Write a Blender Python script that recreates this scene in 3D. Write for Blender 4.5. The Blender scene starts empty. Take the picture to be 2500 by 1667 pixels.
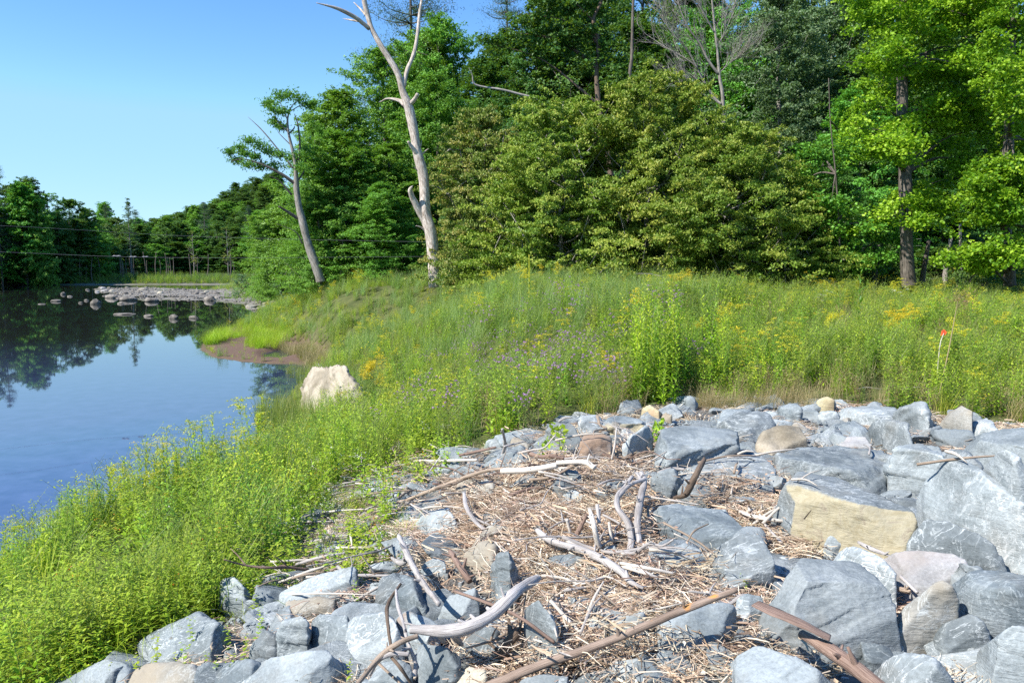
import bpy, bmesh, math, random
import numpy as np
from mathutils import Vector, Matrix
from mathutils.bvhtree import BVHTree

# ------------------------------------------------------------------ camera, sky, sun, exposure
SC = bpy.context.scene
COL = SC.collection
EYE = np.array([0.0, 0.0, 4.0])
PITCH = math.radians(5.63)
cam_d = bpy.data.cameras.new('camera')
cam_d.sensor_width = 23.6
cam_d.lens = 18.0
cam_d.clip_start = 0.1
cam_d.clip_end = 5000
cam = bpy.data.objects.new('camera', cam_d)
cam.location = EYE
cam.rotation_euler = (math.radians(90) - PITCH, 0, 0)
COL.objects.link(cam)
SC.camera = cam

SUN_TO = Vector((-0.86, -0.50, 1.02)).normalized()      # direction towards the sun
W = bpy.data.worlds.new('World'); SC.world = W; W.use_nodes = True
nt = W.node_tree
bg = nt.nodes['Background']
sky = nt.nodes.new('ShaderNodeTexSky'); sky.sky_type = 'NISHITA'; sky.sun_disc = False
sky.sun_elevation = math.asin(SUN_TO.z)
sky.sun_rotation = math.atan2(SUN_TO.x, SUN_TO.y)
sky.air_density = 1.0; sky.dust_density = 0.05; sky.ozone_density = 2.2; sky.altitude = 300
hsv = nt.nodes.new('ShaderNodeHueSaturation'); hsv.inputs['Saturation'].default_value = 1.28; hsv.inputs['Hue'].default_value = .508
nt.links.new(sky.outputs[0], hsv.inputs['Color']); 
def vmm(op, a, v):
    k = nt.nodes.new('ShaderNodeVectorMath'); k.operation = op; nt.links.new(a, k.inputs[0]); k.inputs[1].default_value = v; return k.outputs[0]
cl = vmm('MAXIMUM', vmm('MINIMUM', hsv.outputs[0], (1.6, 2.9, 4.1)), (.30, 1.2, 3.2))
mxs = nt.nodes.new('ShaderNodeMix'); mxs.data_type = 'VECTOR'; mxs.inputs[0].default_value = .8
nt.links.new(hsv.outputs[0], mxs.inputs[4]); nt.links.new(cl, mxs.inputs[5]); nt.links.new(mxs.outputs[1], bg.inputs[0]); bg.inputs[1].default_value = 0.13
sl = bpy.data.lights.new('sun', 'SUN'); sl.energy = 4.6; sl.angle = math.radians(0.5); sl.color = (1.0, 0.955, 0.88)
sun = bpy.data.objects.new('sun', sl); COL.objects.link(sun)
sun.rotation_euler = SUN_TO.to_track_quat('Z', 'Y').to_euler()
SC.view_settings.view_transform = 'Standard'; SC.view_settings.look = 'None'
SC.view_settings.exposure = 1.0; SC.view_settings.gamma = 1.0
try:
    SC.cycles.max_bounces = 5; SC.cycles.diffuse_bounces = 3; SC.cycles.glossy_bounces = 2
    SC.cycles.transmission_bounces = 3; SC.cycles.transparent_max_bounces = 4
    SC.cycles.use_denoising = False
    SC.cycles.caustics_reflective = False; SC.cycles.caustics_refractive = False
except Exception: pass

rng = np.random.default_rng(7)
random.seed(7)
FPX = 1907.0
cp, sp = math.cos(PITCH), math.sin(PITCH)

# ------------------------------------------------------------------ picking places: a pixel is a viewing direction
def ray(u, v):
    a = (u - 1250.0) / FPX; b = (833.5 - v) / FPX
    d = np.array([a, cp + b * sp, -sp + b * cp])
    return d / np.linalg.norm(d)
def at(u, v, depth):
    "point at ground distance `depth` (world y) in the direction of that pixel"
    d = ray(u, v); return EYE + d * (depth / d[1])
def D_(x, y): return (x * 1.06293, y * 1.06293)      # whole view
def Z1(x, y): return (x / 2.351, 300 + y / 2.351)
def Z2(x, y): return (500 + x / 2.351, y / 2.351)
def Z3(x, y): return (1500 + x / 2.351, y / 2.351)
def Z5(x, y): return (x / 2.351, 1000 + y / 2.351)
def Z6(x, y): return (850 + x / 2.351, 1000 + y / 2.351)
def Z7(x, y): return (1500 + x / 2.351, 900 + y / 2.351)
ZF = {0: lambda x, y: (x, y), 1: Z1, 2: Z2, 3: Z3, 5: Z5, 6: Z6, 7: Z7, 9: D_}
def flat(u, v, z=0.0):
    d = ray(u, v); t = (z - EYE[2]) / d[2]; p = EYE + d * t; return (p[0], p[1])

# ------------------------------------------------------------------ noise
def hsh(ix, iy, iz, seed):
    n = (ix * 374761393 + iy * 668265263 + iz * 2147483647 + seed * 1274126177) & 0xffffffff
    n = ((n ^ (n >> 13)) * 1274126177) & 0xffffffff
    return ((n ^ (n >> 16)) & 0xffff) / 65535.0
def vnoise(p, seed=0):
    p = np.asarray(p, float)
    f = np.floor(p).astype(np.int64); t = p - f; t = t * t * (3 - 2 * t)
    r = 0
    for dx in (0, 1):
        for dy in (0, 1):
            for dz in (0, 1):
                w = (t[:, 0] if dx else 1 - t[:, 0]) * (t[:, 1] if dy else 1 - t[:, 1]) * (t[:, 2] if dz else 1 - t[:, 2])
                r = r + w * hsh(f[:, 0] + dx, f[:, 1] + dy, f[:, 2] + dz, seed)
    return r * 2 - 1
def fbm(p, o=3, seed=0):
    r = 0; a = 1.0; s = 1.0
    for k in range(o):
        r = r + a * vnoise(np.asarray(p) * s, seed + k * 17); a *= .5; s *= 2.03
    return r
def n2(x, y, s, seed=0, o=2):
    x = np.asarray(x, float); y = np.asarray(y, float)
    p = np.stack([x.ravel() / s, y.ravel() / s, np.full(x.size, .37)], 1)
    return fbm(p, o, seed).reshape(x.shape)

# ------------------------------------------------------------------ the lie of the land
def inpoly(x, y, P):
    x = np.asarray(x, float); y = np.asarray(y, float); r = np.zeros(x.shape, bool); n = len(P); j = n - 1
    for i in range(n):
        xi, yi = P[i]; xj, yj = P[j]
        if yi != yj:
            c = ((yi > y) != (yj > y)) & (x < (xj - xi) * (y - yi) / (yj - yi) + xi)
            r ^= c
        j = i
    return r
def dist(x, y, P, closed=True):
    x = np.asarray(x, float); y = np.asarray(y, float); m = np.full(x.shape, 1e9); n = len(P)
    for i in range(n if closed else n - 1):
        ax, ay = P[i]; bx, by = P[(i + 1) % n]
        dx, dy = bx - ax, by - ay; L = dx * dx + dy * dy + 1e-9
        t = np.clip(((x - ax) * dx + (y - ay) * dy) / L, 0, 1)
        m = np.minimum(m, np.hypot(x - ax - t * dx, y - ay - t * dy))
    return m
def sdist(x, y, P):
    d = dist(x, y, P); return np.where(inpoly(x, y, P), d, -d)
def sst(a, b, x):
    t = np.clip((x - a) / (b - a), 0, 1); return t * t * (3 - 2 * t)

SHPX = [(0, 1280), (130, 1215), (300, 1160), (450, 1105), (560, 1065), (630, 1030), (660, 975), (655, 920), (700, 865), (725, 842), (680, 836),
        (600, 834), (550, 829), (490, 820), (462, 803), (470, 785), (500, 762), (560, 742), (620, 722), (648, 712), (600, 690), (540, 676), (490, 668), (480, 662)]
SHORE = [flat(*D_(x, y)) for x, y in SHPX]
LAND = [(-9, -300), (-6.6, -20), (-6.2, 0), (-6.3, 6)] + SHORE + [(-35, 136), (0, 138), (60, 150), (300, 190), (1500, 300), (1500, -300)]
FAR = [(-1500, 60), (-200, 120), (-120, 146), (-95, 152), (-70, 155), (-50, 156), (-20, 162), (60, 180), (300, 220), (1500, 340), (1500, 2500), (-1500, 2500)]
MUD = [flat(*D_(x, y)) for x, y in [(462, 800), (490, 765), (560, 750), (640, 770), (690, 790), (740, 820), (725, 842), (680, 836), (600, 834), (550, 829), (490, 820)]]
PUDDLE = [flat(*D_(x, y)) for x, y in [(600, 812), (640, 802), (690, 805), (700, 816), (650, 824), (610, 822)]]
BARP = [flat(*D_(x, y)) for x, y in [(225, 664), (300, 660), (400, 663), (500, 668), (560, 676), (620, 690), (655, 712), (630, 712), (600, 700), (520, 692), (480, 688), (430, 690), (380, 686), (350, 690), (300, 683), (250, 672)]]
CT = np.array([  # x, y, plateau height
    (0, 0, 2.35), (5, 2, 2.4), (-3, 2, 2.2), (2, 4, 2.0), (6, 5, 2.2), (0, 7, 2.0), (4, 8, 2.0), (8, 9, 2.1), (-2, 9, 1.95), (2, 11, 1.95), (8, 12, 2.1),
    (-3, 14, 1.9), (1, 14, 2.1), (6, 15, 2.35), (12, 15, 2.4), (-4, 19, 2.2), (0, 20, 2.8), (4, 22, 3.0), (-3, 25, 3.0), (2, 28, 3.1), (8, 24, 2.75), (15, 25, 2.6),
    (25, 25, 2.6), (-8, 30, 2.8), (-12, 40, 2.6), (-5, 35, 3.0), (5, 40, 3.0), (20, 40, 2.9), (0, 60, 2.6), (-20, 60, 2.0), (-20, 80, 1.8), (-30, 110, 1.6), (40, 80, 3.5), (100, 60, 4), (0, 120, 2.4), (10, -30, 3), (-40, 100, 1.2)])
def G0(x, y):
    x = np.asarray(x, float); y = np.asarray(y, float)
    num = 0; den = 0
    for cx, cy, cz in CT:
        w = 1.0 / ((x - cx) ** 2 + (y - cy) ** 2 + 2.0) ** 1.6
        num = num + w * cz; den = den + w
    zr = num / den
    d = sdist(x, y, LAND)
    Lb = 7.0
    z1 = zr * np.clip(d / Lb, 0, 1) ** 1.0
    z1 = z1 - 0.12 * zr * sst(0, 1, d / Lb) * (1 - sst(1.0, 1.6, d / Lb)) * 0
    md = sdist(x, y, MUD)
    z1 = np.where(d > 0, z1 * (1 - sst(-1.5, 0.5, md)) + (0.05 + .16 * sst(0, 4, d)) * sst(-1.5, .5, md), z1)
    z1 = np.where(d <= 0, np.maximum(d * 0.25, -1.2), z1)
    pd = sdist(x, y, PUDDLE); z1 = z1 - .3 * sst(-.3, .3, pd)
    # gravel bar and far bank
    bd = sdist(x, y, BARP)
    zb = .03 * sst(-1.5, 2.5, bd) + .12 * n2(x, y, 3.0, 5) * sst(-3, 1, bd) - .35 * (1 - sst(-5, 0, bd))
    z1 = np.maximum(z1, np.where(bd > -6, zb, -9))
    fd = sdist(x, y, FAR)
    zf = np.where(fd > 0, 1.2 * np.clip(fd / 14, 0, 1) + 2.0 * sst(10, 120, fd), np.maximum(fd * .2, -1.2))
    zf = zf + 62 * sst(-265, -90, x + .1 * (y - 500)) * sst(330, 520, y) + 25 * sst(-100, 200, x) * sst(400, 650, y)
    z = np.maximum(z1, zf)
    z = z + .06 * n2(x, y, 1.7, 3) * sst(.2, 2, np.maximum(d, fd))
    return z
DEB = []
def G(x, y):
    z = G0(x, y)
    for P in DEB: z = z + .045 * sst(-.1, .25, sdist(x, y, P))
    return z
_TS = np.concatenate([np.linspace(2, 30, 500), np.geomspace(30.1, 900, 260)])
def hit(u, v, h=0.0, ff=None):
    "where the ray through that pixel meets the land raised by h"
    d = ray(u, v); P = EYE[None] + d[None] * (_TS if ff is None else _TN)[:, None]
    g = P[:, 2] - ((ff or G0)(P[:, 0], P[:, 1]) + h)
    k = np.where(g < 0)[0]
    if len(k) == 0: return EYE + d * 900
    k = max(k[0], 1); a = g[k - 1] / (g[k - 1] - g[k] + 1e-12)
    return P[k - 1] * (1 - a) + P[k] * a
_TN = np.linspace(2.5, 22, 260)
def hitpoly(zf, pts): 
    r = []
    for x, y in pts:
        p = hit(*ZF[zf](x, y)); r.append((p[0], p[1]))
    return r
RIP = hitpoly(9, [(2352, 975), (2240, 968), (2130, 950), (1900, 928), (1700, 925), (1520, 925), (1440, 950), (1330, 965), (1230, 990), (1150, 1020), (1000, 1045), (870, 1090), (770, 1130), (710, 1200), (670, 1290),
                  (640, 1350), (560, 1400), (470, 1440), (340, 1470), (200, 1545), (130, 1568)]) + [(-3.2, 4.2), (-3.0, -10), (30, -10), (16, 11)]
VINE = hitpoly(9, [(1000, 1020), (860, 1060), (740, 1090), (600, 1180), (560, 1260), (480, 1380), (360, 1450), (640, 1400), (900, 1360), (940, 1180), (1020, 1130), (1090, 1080)])
DEB += [hitpoly(6, [(620, 480), (900, 420), (1400, 330), (1500, 260), (1780, 200), (1780, 330), (1720, 420), (1740, 700), (1700, 850), (1560, 900), (1700, 1000), (2000, 930), (2080, 1030), (1800, 1130),
                    (1740, 1300), (1900, 1400), (2300, 1130), (2351, 1568), (850, 1568), (900, 1400), (1200, 1300), (1200, 1200), (1000, 1050), (960, 980), (950, 820), (860, 740), (640, 800), (330, 830), (300, 700), (620, 720), (660, 600)]),
        hitpoly(7, [(600, 660), (850, 600), (950, 620), (930, 760), (1030, 860), (1180, 930), (1260, 950), (1180, 1020), (1300, 1030), (1280, 1080), (1100, 1060), (920, 1100), (850, 960), (600, 820), (330, 770), (500, 740)]),
        hitpoly(7, [(500, 1568), (740, 1400), (900, 1400), (1150, 1568), (1150, 1640), (500, 1640)])]
CHIPS = hitpoly(7, [(250, 300), (420, 220), (900, 210), (1300, 220), (1800, 300), (1500, 440), (1100, 480), (700, 480), (300, 400)])

# ------------------------------------------------------------------ materials
def mat(name):
    m = bpy.data.materials.new(name); m.use_nodes = True
    n = m.node_tree.nodes; b = n['Principled BSDF']; return m, n, m.node_tree.links, b
def ramp(n, stops, interp='LINEAR'):
    r = n.new('ShaderNodeValToRGB'); e = r.color_ramp.elements; r.color_ramp.interpolation = interp
    while len(e) > 1: e.remove(e[0])
    e[0].position = stops[0][0]; e[0].color = (*stops[0][1], 1)
    for p, c in stops[1:]:
        q = e.new(p); q.color = (*c, 1)
    return r
def noise(n, l, scale, detail=4, rough=.5, vec=None, dist_=0.0):
    t = n.new('ShaderNodeTexNoise'); t.inputs['Scale'].default_value = scale; t.inputs['Detail'].default_value = detail
    t.inputs['Roughness'].default_value = rough; t.inputs['Distortion'].default_value = dist_
    if vec is not None: l.new(vec, t.inputs['Vector'])
    return t
def mixc(n, l, fac, a, b, mode='MIX'):
    m = n.new('ShaderNodeMix'); m.data_type = 'RGBA'; m.blend_type = mode
    def s(i, v):
        if isinstance(v, (int, float)): m.inputs[i].default_value = v
        elif isinstance(v, tuple): m.inputs[i].default_value = (*v, 1)
        else: l.new(v, m.inputs[i])
    s(0, fac); s(6, a); s(7, b); return m.outputs[2]
def mth(n, l, op, a, b=None, clamp=False):
    m = n.new('ShaderNodeMath'); m.operation = op; m.use_clamp = clamp
    for i, v in enumerate((a, b)):
        if v is None: continue
        if isinstance(v, (int, float)): m.inputs[i].default_value = v
        else: l.new(v, m.inputs[i])
    return m.outputs[0]
def attr(n, name):
    a = n.new('ShaderNodeAttribute'); a.attribute_name = name; return a
def bump(n, l, b, h, strength=.5, distance=.02):
    k = n.new('ShaderNodeBump'); k.inputs['Strength'].default_value = strength; k.inputs['Distance'].default_value = distance
    l.new(h, k.inputs['Height']); l.new(k.outputs[0], b.inputs['Normal']); return k
def wpos(n):
    g = n.new('ShaderNodeNewGeometry'); return g.outputs['Position']

def leaf_mat(name, cols, transl=.35, patch=0.0, patchcol=(.3, .3, .1), jit=.035, rough=.5, val=.25):
    m, n, l, b = mat(name)
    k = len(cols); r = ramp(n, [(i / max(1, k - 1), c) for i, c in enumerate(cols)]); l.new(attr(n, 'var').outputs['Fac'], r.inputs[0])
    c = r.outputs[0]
    oi = n.new('ShaderNodeObjectInfo')
    hs = n.new('ShaderNodeHueSaturation'); l.new(c, hs.inputs['Color'])
    l.new(mth(n, l, 'ADD', mth(n, l, 'MULTIPLY', oi.outputs['Random'], jit), .5 - jit / 2), hs.inputs['Hue'])
    l.new(mth(n, l, 'ADD', mth(n, l, 'MULTIPLY', mth(n, l, 'FRACT', mth(n, l, 'MULTIPLY', oi.outputs['Random'], 7.31)), val), 1 - val / 2), hs.inputs['Value'])
    c = hs.outputs[0]
    if patch:
        t = noise(n, l, patch, 3, .5, wpos(n)); rr = ramp(n, [(.45, (0, 0, 0)), (.62, (1, 1, 1))]); l.new(t.outputs[0], rr.inputs[0])
        c = mixc(n, l, mth(n, l, 'MULTIPLY', rr.outputs[0], .55), c, patchcol)
    l.new(c, b.inputs['Base Color']); b.inputs['Roughness'].default_value = rough; b.inputs['Specular IOR Level'].default_value = .35
    tr = n.new('ShaderNodeBsdfTranslucent')
    tc = mixc(n, l, .5, c, (.35, .42, .03), 'MIX'); 
    tcm = mixc(n, l, 1.0, tc, (.8, 1.0, .6), 'MULTIPLY')
    l.new(tcm, tr.inputs[0])
    mx = n.new('ShaderNodeMixShader'); mx.inputs[0].default_value = transl
    l.new(b.outputs[0], mx.inputs[1]); l.new(tr.outputs[0], mx.inputs[2]); l.new(mx.outputs[0], n['Material Output'].inputs[0])
    return m

def rock_mat(name, c0, c1, white=(.62, .66, .66), wamt=.5, stain=None, samt=0.0, stripe=1.0, rough=.78):
    m, n, l, b = mat(name)
    tc = n.new('ShaderNodeTexCoord').outputs['Object']
    oi = n.new('ShaderNodeObjectInfo')
    off = n.new('ShaderNodeVectorMath'); off.operation = 'ADD'; l.new(tc, off.inputs[0])
    cb = n.new('ShaderNodeCombineXYZ'); l.new(mth(n, l, 'MULTIPLY', oi.outputs['Random'], 37.0), cb.inputs[0]); l.new(mth(n, l, 'MULTIPLY', oi.outputs['Random'], 91.0), cb.inputs[1])
    l.new(cb.outputs[0], off.inputs[1]); v = off.outputs[0]
    mp = n.new('ShaderNodeMapping'); mp.inputs['Rotation'].default_value = (.5, .3, .7); mp.inputs['Scale'].default_value = (1, 3.2, 1.6); l.new(v, mp.inputs[0])
    big = noise(n, l, 1.6, 5, .6, v)
    col = ramp(n, [(.32, tuple(q * .8 for q in c0)), (.5, tuple((q + w_) / 2 for q, w_ in zip(c0, c1))), (.53, tuple(q * .98 for q in c1)), (.72, tuple(q * 1.08 for q in c1))]); l.new(big.outputs[0], col.inputs[0])
    vv = mth(n, l, 'ADD', mth(n, l, 'MULTIPLY', oi.outputs['Random'], .5), .75)
    hs = n.new('ShaderNodeHueSaturation'); l.new(col.outputs[0], hs.inputs['Color']); l.new(vv, hs.inputs['Value']); c = hs.outputs[0]
    fine = noise(n, l, 60, 3, .7, v); fr = ramp(n, [(.3, (.72, .72, .72)), (.7, (1.22, 1.22, 1.22))]); l.new(fine.outputs[0], fr.inputs[0])
    c = mixc(n, l, .8, c, fr.outputs[0], 'MULTIPLY')
    # chalky scuffs and scrape lines
    s1 = noise(n, l, 4.5, 7, .72, mp.outputs[0], 1.5); r1 = ramp(n, [(.56, (0, 0, 0)), (.70, (1, 1, 1))]); l.new(s1.outputs[0], r1.inputs[0])
    s2 = noise(n, l, 2.2, 9, .6, mp.outputs[0], 2.2); r2 = ramp(n, [(.485, (0, 0, 0)), (.5, (1, 1, 1)), (.515, (0, 0, 0))]); l.new(s2.outputs[0], r2.inputs[0])
    gate = noise(n, l, 1.1, 2, .5, v); rg = ramp(n, [(.42, (0, 0, 0)), (.6, (1, 1, 1))]); l.new(gate.outputs[0], rg.inputs[0])
    w = mth(n, l, 'MULTIPLY', mth(n, l, 'MAXIMUM', mth(n, l, 'MULTIPLY', r1.outputs[0], .7), mth(n, l, 'MULTIPLY', r2.outputs[0], .8 * stripe)), mth(n, l, 'ADD', rg.outputs[0], .15), True)
    pt = n.new('ShaderNodeNewGeometry'); rp = ramp(n, [(.52, (0, 0, 0)), (.60, (1, 1, 1))]); l.new(pt.outputs['Pointiness'], rp.inputs[0])
    en = noise(n, l, 9, 3, .6, v)
    w = mth(n, l, 'ADD', w, mth(n, l, 'MULTIPLY', mth(n, l, 'MULTIPLY', rp.outputs[0], en.outputs[0]), .55), True)
    w = mth(n, l, 'MULTIPLY', w, wamt * 1.6, True)
    c = mixc(n, l, w, c, white)
    if stain:
        sn = noise(n, l, 1.3, 4, .6, v); rs = ramp(n, [(.5 - samt * .3, (0, 0, 0)), (.62 - samt * .2, (1, 1, 1))]); l.new(sn.outputs[0], rs.inputs[0])
        c = mixc(n, l, mth(n, l, 'MULTIPLY', rs.outputs[0], .8), c, stain)
    dn = noise(n, l, 1.9, 5, .65, v); dr = ramp(n, [(.55, (0, 0, 0)), (.68, (1, 1, 1))]); l.new(dn.outputs[0], dr.inputs[0])
    c = mixc(n, l, mth(n, l, 'MULTIPLY', dr.outputs[0], .35), c, (.16, .145, .115))
    at_ = attr(n, 'tint'); o = ramp(n, [(.3, (.26, .215, .125)), (.55, (.36, .32, .22)), (.72, (.24, .19, .14))]); l.new(s1.outputs[0], o.inputs[0])
    c = mixc(n, l, at_.outputs['Fac'], c, o.outputs[0])
    l.new(c, b.inputs['Base Color']); b.inputs['Roughness'].default_value = rough; b.inputs['Specular IOR Level'].default_value = .35
    ms = n.new('ShaderNodeMapping'); ms.inputs['Scale'].default_value = (1, 1, 5); ms.inputs['Rotation'].default_value = (.3, .2, 0); l.new(v, ms.inputs[0])
    lay = noise(n, l, 9, 6, .65, ms.outputs[0], .8)
    h = mth(n, l, 'ADD', mth(n, l, 'MULTIPLY', lay.outputs[0], 1.0), mth(n, l, 'MULTIPLY', fine.outputs[0], .25))
    bump(n, l, b, h, .5, .02)
    return m

def wood_mat(name, c0, c1, streak=(.18, .15, .13), scale=1.0, crack=.5, patchc=None):
    m, n, l, b = mat(name)
    uv = attr(n, 'along'); tc = n.new('ShaderNodeTexCoord').outputs['Object']
    mp = n.new('ShaderNodeMapping'); mp.inputs['Scale'].default_value = (1, 1, 1); l.new(uv.outputs['Vector'], mp.inputs[0])
    t = noise(n, l, 14 * scale, 5, .65, mp.outputs[0]); r = ramp(n, [(.28, streak), (.45, c0), (.7, c1)]); l.new(t.outputs[0], r.inputs[0])
    g = noise(n, l, 3 * scale, 3, .6, tc); rr = ramp(n, [(.35, (.72, .7, .68)), (.65, (1.1, 1.1, 1.1))]); l.new(g.outputs[0], rr.inputs[0])
    c = mixc(n, l, 1.0, r.outputs[0], rr.outputs[0], 'MULTIPLY')
    if patchc:
        pn = noise(n, l, 4.2, 2, .5, tc); pr = ramp(n, [(.60, (0, 0, 0)), (.63, (1, 1, 1))]); l.new(pn.outputs[0], pr.inputs[0])
        c = mixc(n, l, pr.outputs[0], c, patchc)
    l.new(c, b.inputs['Base Color']); b.inputs['Roughness'].default_value = .8; b.inputs['Specular IOR Level'].default_value = .25
    bump(n, l, b, t.outputs[0], crack, .02); return m

M = {}
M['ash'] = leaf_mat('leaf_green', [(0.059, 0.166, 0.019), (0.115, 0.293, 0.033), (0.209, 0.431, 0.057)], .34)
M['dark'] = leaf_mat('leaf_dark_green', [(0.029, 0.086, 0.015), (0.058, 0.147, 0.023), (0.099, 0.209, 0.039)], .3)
M['olive'] = leaf_mat('leaf_olive', [(.065, .14, .015), (.13, .22, .022), (.205, .30, .035), (.33, .37, .055)], .3, jit=.03)
M['brownolive'] = leaf_mat('leaf_brown_olive', [(.08, .14, .02), (.14, .21, .03), (.21, .26, .05), (.33, .29, .07)], .3, jit=.03)
M['maple'] = leaf_mat('leaf_lime', [(.07, .16, .01), (.16, .29, .015), (.29, .43, .02), (.44, .56, .035)], .42)
M['poplar'] = leaf_mat('leaf_bluegreen', [(0.042, 0.102, 0.034), (0.090, 0.180, 0.066), (0.180, 0.276, 0.132)], .25)
M['pine'] = leaf_mat('needle_green', [(0.020, 0.055, 0.024), (0.039, 0.094, 0.044), (0.077, 0.143, 0.066)], .15)
M['bushl'] = leaf_mat('leaf_light', [(0.071, 0.162, 0.017), (0.144, 0.284, 0.033), (0.245, 0.391, 0.056)], .38)
M['weed'] = leaf_mat('weed_green', [(0.140, 0.245, 0.021), (0.281, 0.441, 0.036), (0.514, 0.639, 0.070)], .4, patch=.55, patchcol=(.22, .25, .05), jit=.06, val=.35)
M['weedb'] = leaf_mat('weed_bright', [(0.203, 0.326, 0.020), (0.382, 0.561, 0.028), (0.676, 0.778, 0.068)], .42, patch=.4, patchcol=(.28, .34, .05), jit=.05, val=.3)
M['weedd'] = leaf_mat('weed_deep', [(0.054, 0.141, 0.014), (0.129, 0.270, 0.023), (0.240, 0.411, 0.040)], .38, jit=.04)
M['feather'] = leaf_mat('weed_feathery', [(0.173, 0.278, 0.039), (0.326, 0.452, 0.064), (0.520, 0.611, 0.117)], .4, patch=.5, patchcol=(.13, .22, .07), jit=.05, val=.3)
M['grass'] = leaf_mat('grass_blade', [(0.203, 0.308, 0.020), (0.428, 0.525, 0.040), (0.767, 0.724, 0.094)], .4, patch=.35, patchcol=(.30, .27, .09), jit=.06, val=.35)
M['bluegrass'] = leaf_mat('grass_blue', [(0.141, 0.249, 0.068), (0.266, 0.405, 0.124), (0.441, 0.529, 0.203)], .35, jit=.04)
M['dry'] = leaf_mat('grass_dry', [(.22, .16, .07), (.38, .29, .14), (.50, .42, .24)], .3, jit=.02, val=.4)
M['reed'] = leaf_mat('reed_blade', [(.12, .19, .03), (.24, .30, .06), (.40, .36, .13)], .35)
M['yellow'] = leaf_mat('petal_yellow', [(.55, .45, .02), (.75, .62, .02), (.82, .72, .05)], .25, jit=.03, val=.2)
M['ygreen'] = leaf_mat('plume_yellow_green', [(.35, .38, .03), (.55, .55, .04), (.62, .56, .05)], .3, jit=.02)
M['purple'] = leaf_mat('petal_purple', [(.36, .16, .40), (.48, .25, .52), (.60, .38, .62)], .25, jit=.02)
M['white'] = leaf_mat('petal_white', [(.6, .6, .52), (.75, .75, .68), (.8, .8, .75)], .25, jit=.01, val=.1)
M['orange'] = leaf_mat('petal_orange', [(.7, .18, .01), (.8, .28, .02)], .25, jit=.01)
M['stem'] = leaf_mat('stem_green', [(.12, .18, .04), (.20, .24, .07)], .1)
M['stemb'] = leaf_mat('stem_brown', [(.16, .10, .05), (.26, .17, .09)], .1)
M['straw'] = leaf_mat('straw', [(0.215, 0.136, 0.090), (0.429, 0.295, 0.200), (0.622, 0.491, 0.359), (0.709, 0.632, 0.506)], .05, jit=.03, val=.5, rough=.8)
M['slate'] = rock_mat('slate_grey', (.13, .153, .162), (.222, .248, .255), white=(.54, .57, .57), wamt=.5)
M['pale'] = rock_mat('slate_pale', (.165, .19, .198), (.262, .288, .293), white=(.60, .62, .62), wamt=.72)
M['darks'] = rock_mat('slate_dark', (.08, .10, .11), (.15, .172, .182), wamt=.3)
M['brown'] = rock_mat('stone_brown', (.18, .175, .155), (.29, .28, .25), wamt=.35, stain=(.28, .235, .17), samt=.15)
M['ochre'] = rock_mat('stone_ochre', (.30, .25, .14), (.42, .36, .22), white=(.6, .55, .42), wamt=.4, stain=(.27, .17, .10), samt=.2)
M['pink'] = rock_mat('stone_pinkish', (.24, .24, .24), (.33, .32, .315), wamt=.45, stain=(.31, .265, .24), samt=.15)
M['rust'] = rock_mat('slate_rusty', (.20, .23, .235), (.30, .32, .32), wamt=.4, stain=(.28, .17, .10), samt=.25)
M['cream'] = rock_mat('stone_cream', (.21, .175, .12), (.36, .31, .235), white=(.50, .46, .39), wamt=.5, stripe=.2)
M['cobble'] = rock_mat('cobble', (.09, .08, .07), (.21, .185, .155), white=(.42, .40, .35), wamt=.2, stripe=.1)
M['cobblet'] = rock_mat('cobble_tan', (.30, .27, .20), (.40, .36, .28), white=(.5, .47, .4), wamt=.15, stripe=.0)
M['drift'] = wood_mat('driftwood_grey', (.36, .33, .31), (.58, .55, .53), (.13, .11, .10))
M['driftw'] = wood_mat('driftwood_bleached', (.56, .50, .43), (.78, .73, .66), (.30, .24, .18))
M['driftt'] = wood_mat('driftwood_tan', (.30, .23, .17), (.50, .40, .32), (.13, .09, .06))
M['barkr'] = wood_mat('bark_reddish', (.20, .13, .10), (.34, .25, .20), (.08, .05, .04))
M['branch'] = wood_mat('branch_peeled', (.27, .20, .155), (.42, .33, .27), (.14, .10, .08), patchc=(.58, .27, .08))
M['darkw'] = wood_mat('wood_dark', (.12, .085, .06), (.24, .18, .135), (.04, .03, .02))
M['snag'] = wood_mat('snag_wood', (.40, .33, .27), (.80, .74, .66), (.07, .05, .04), scale=.6, crack=1.0)
M['bark'] = wood_mat('bark_grey', (.10, .085, .07), (.24, .21, .18), (.04, .035, .03), scale=.5, crack=.9)
M['barkl'] = wood_mat('bark_light', (.22, .20, .17), (.42, .39, .35), (.10, .09, .08), scale=.5, crack=.8)
M['twig'] = wood_mat('twig_pale', (.30, .27, .24), (.50, .46, .42), (.16, .14, .12), scale=.5)

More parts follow.
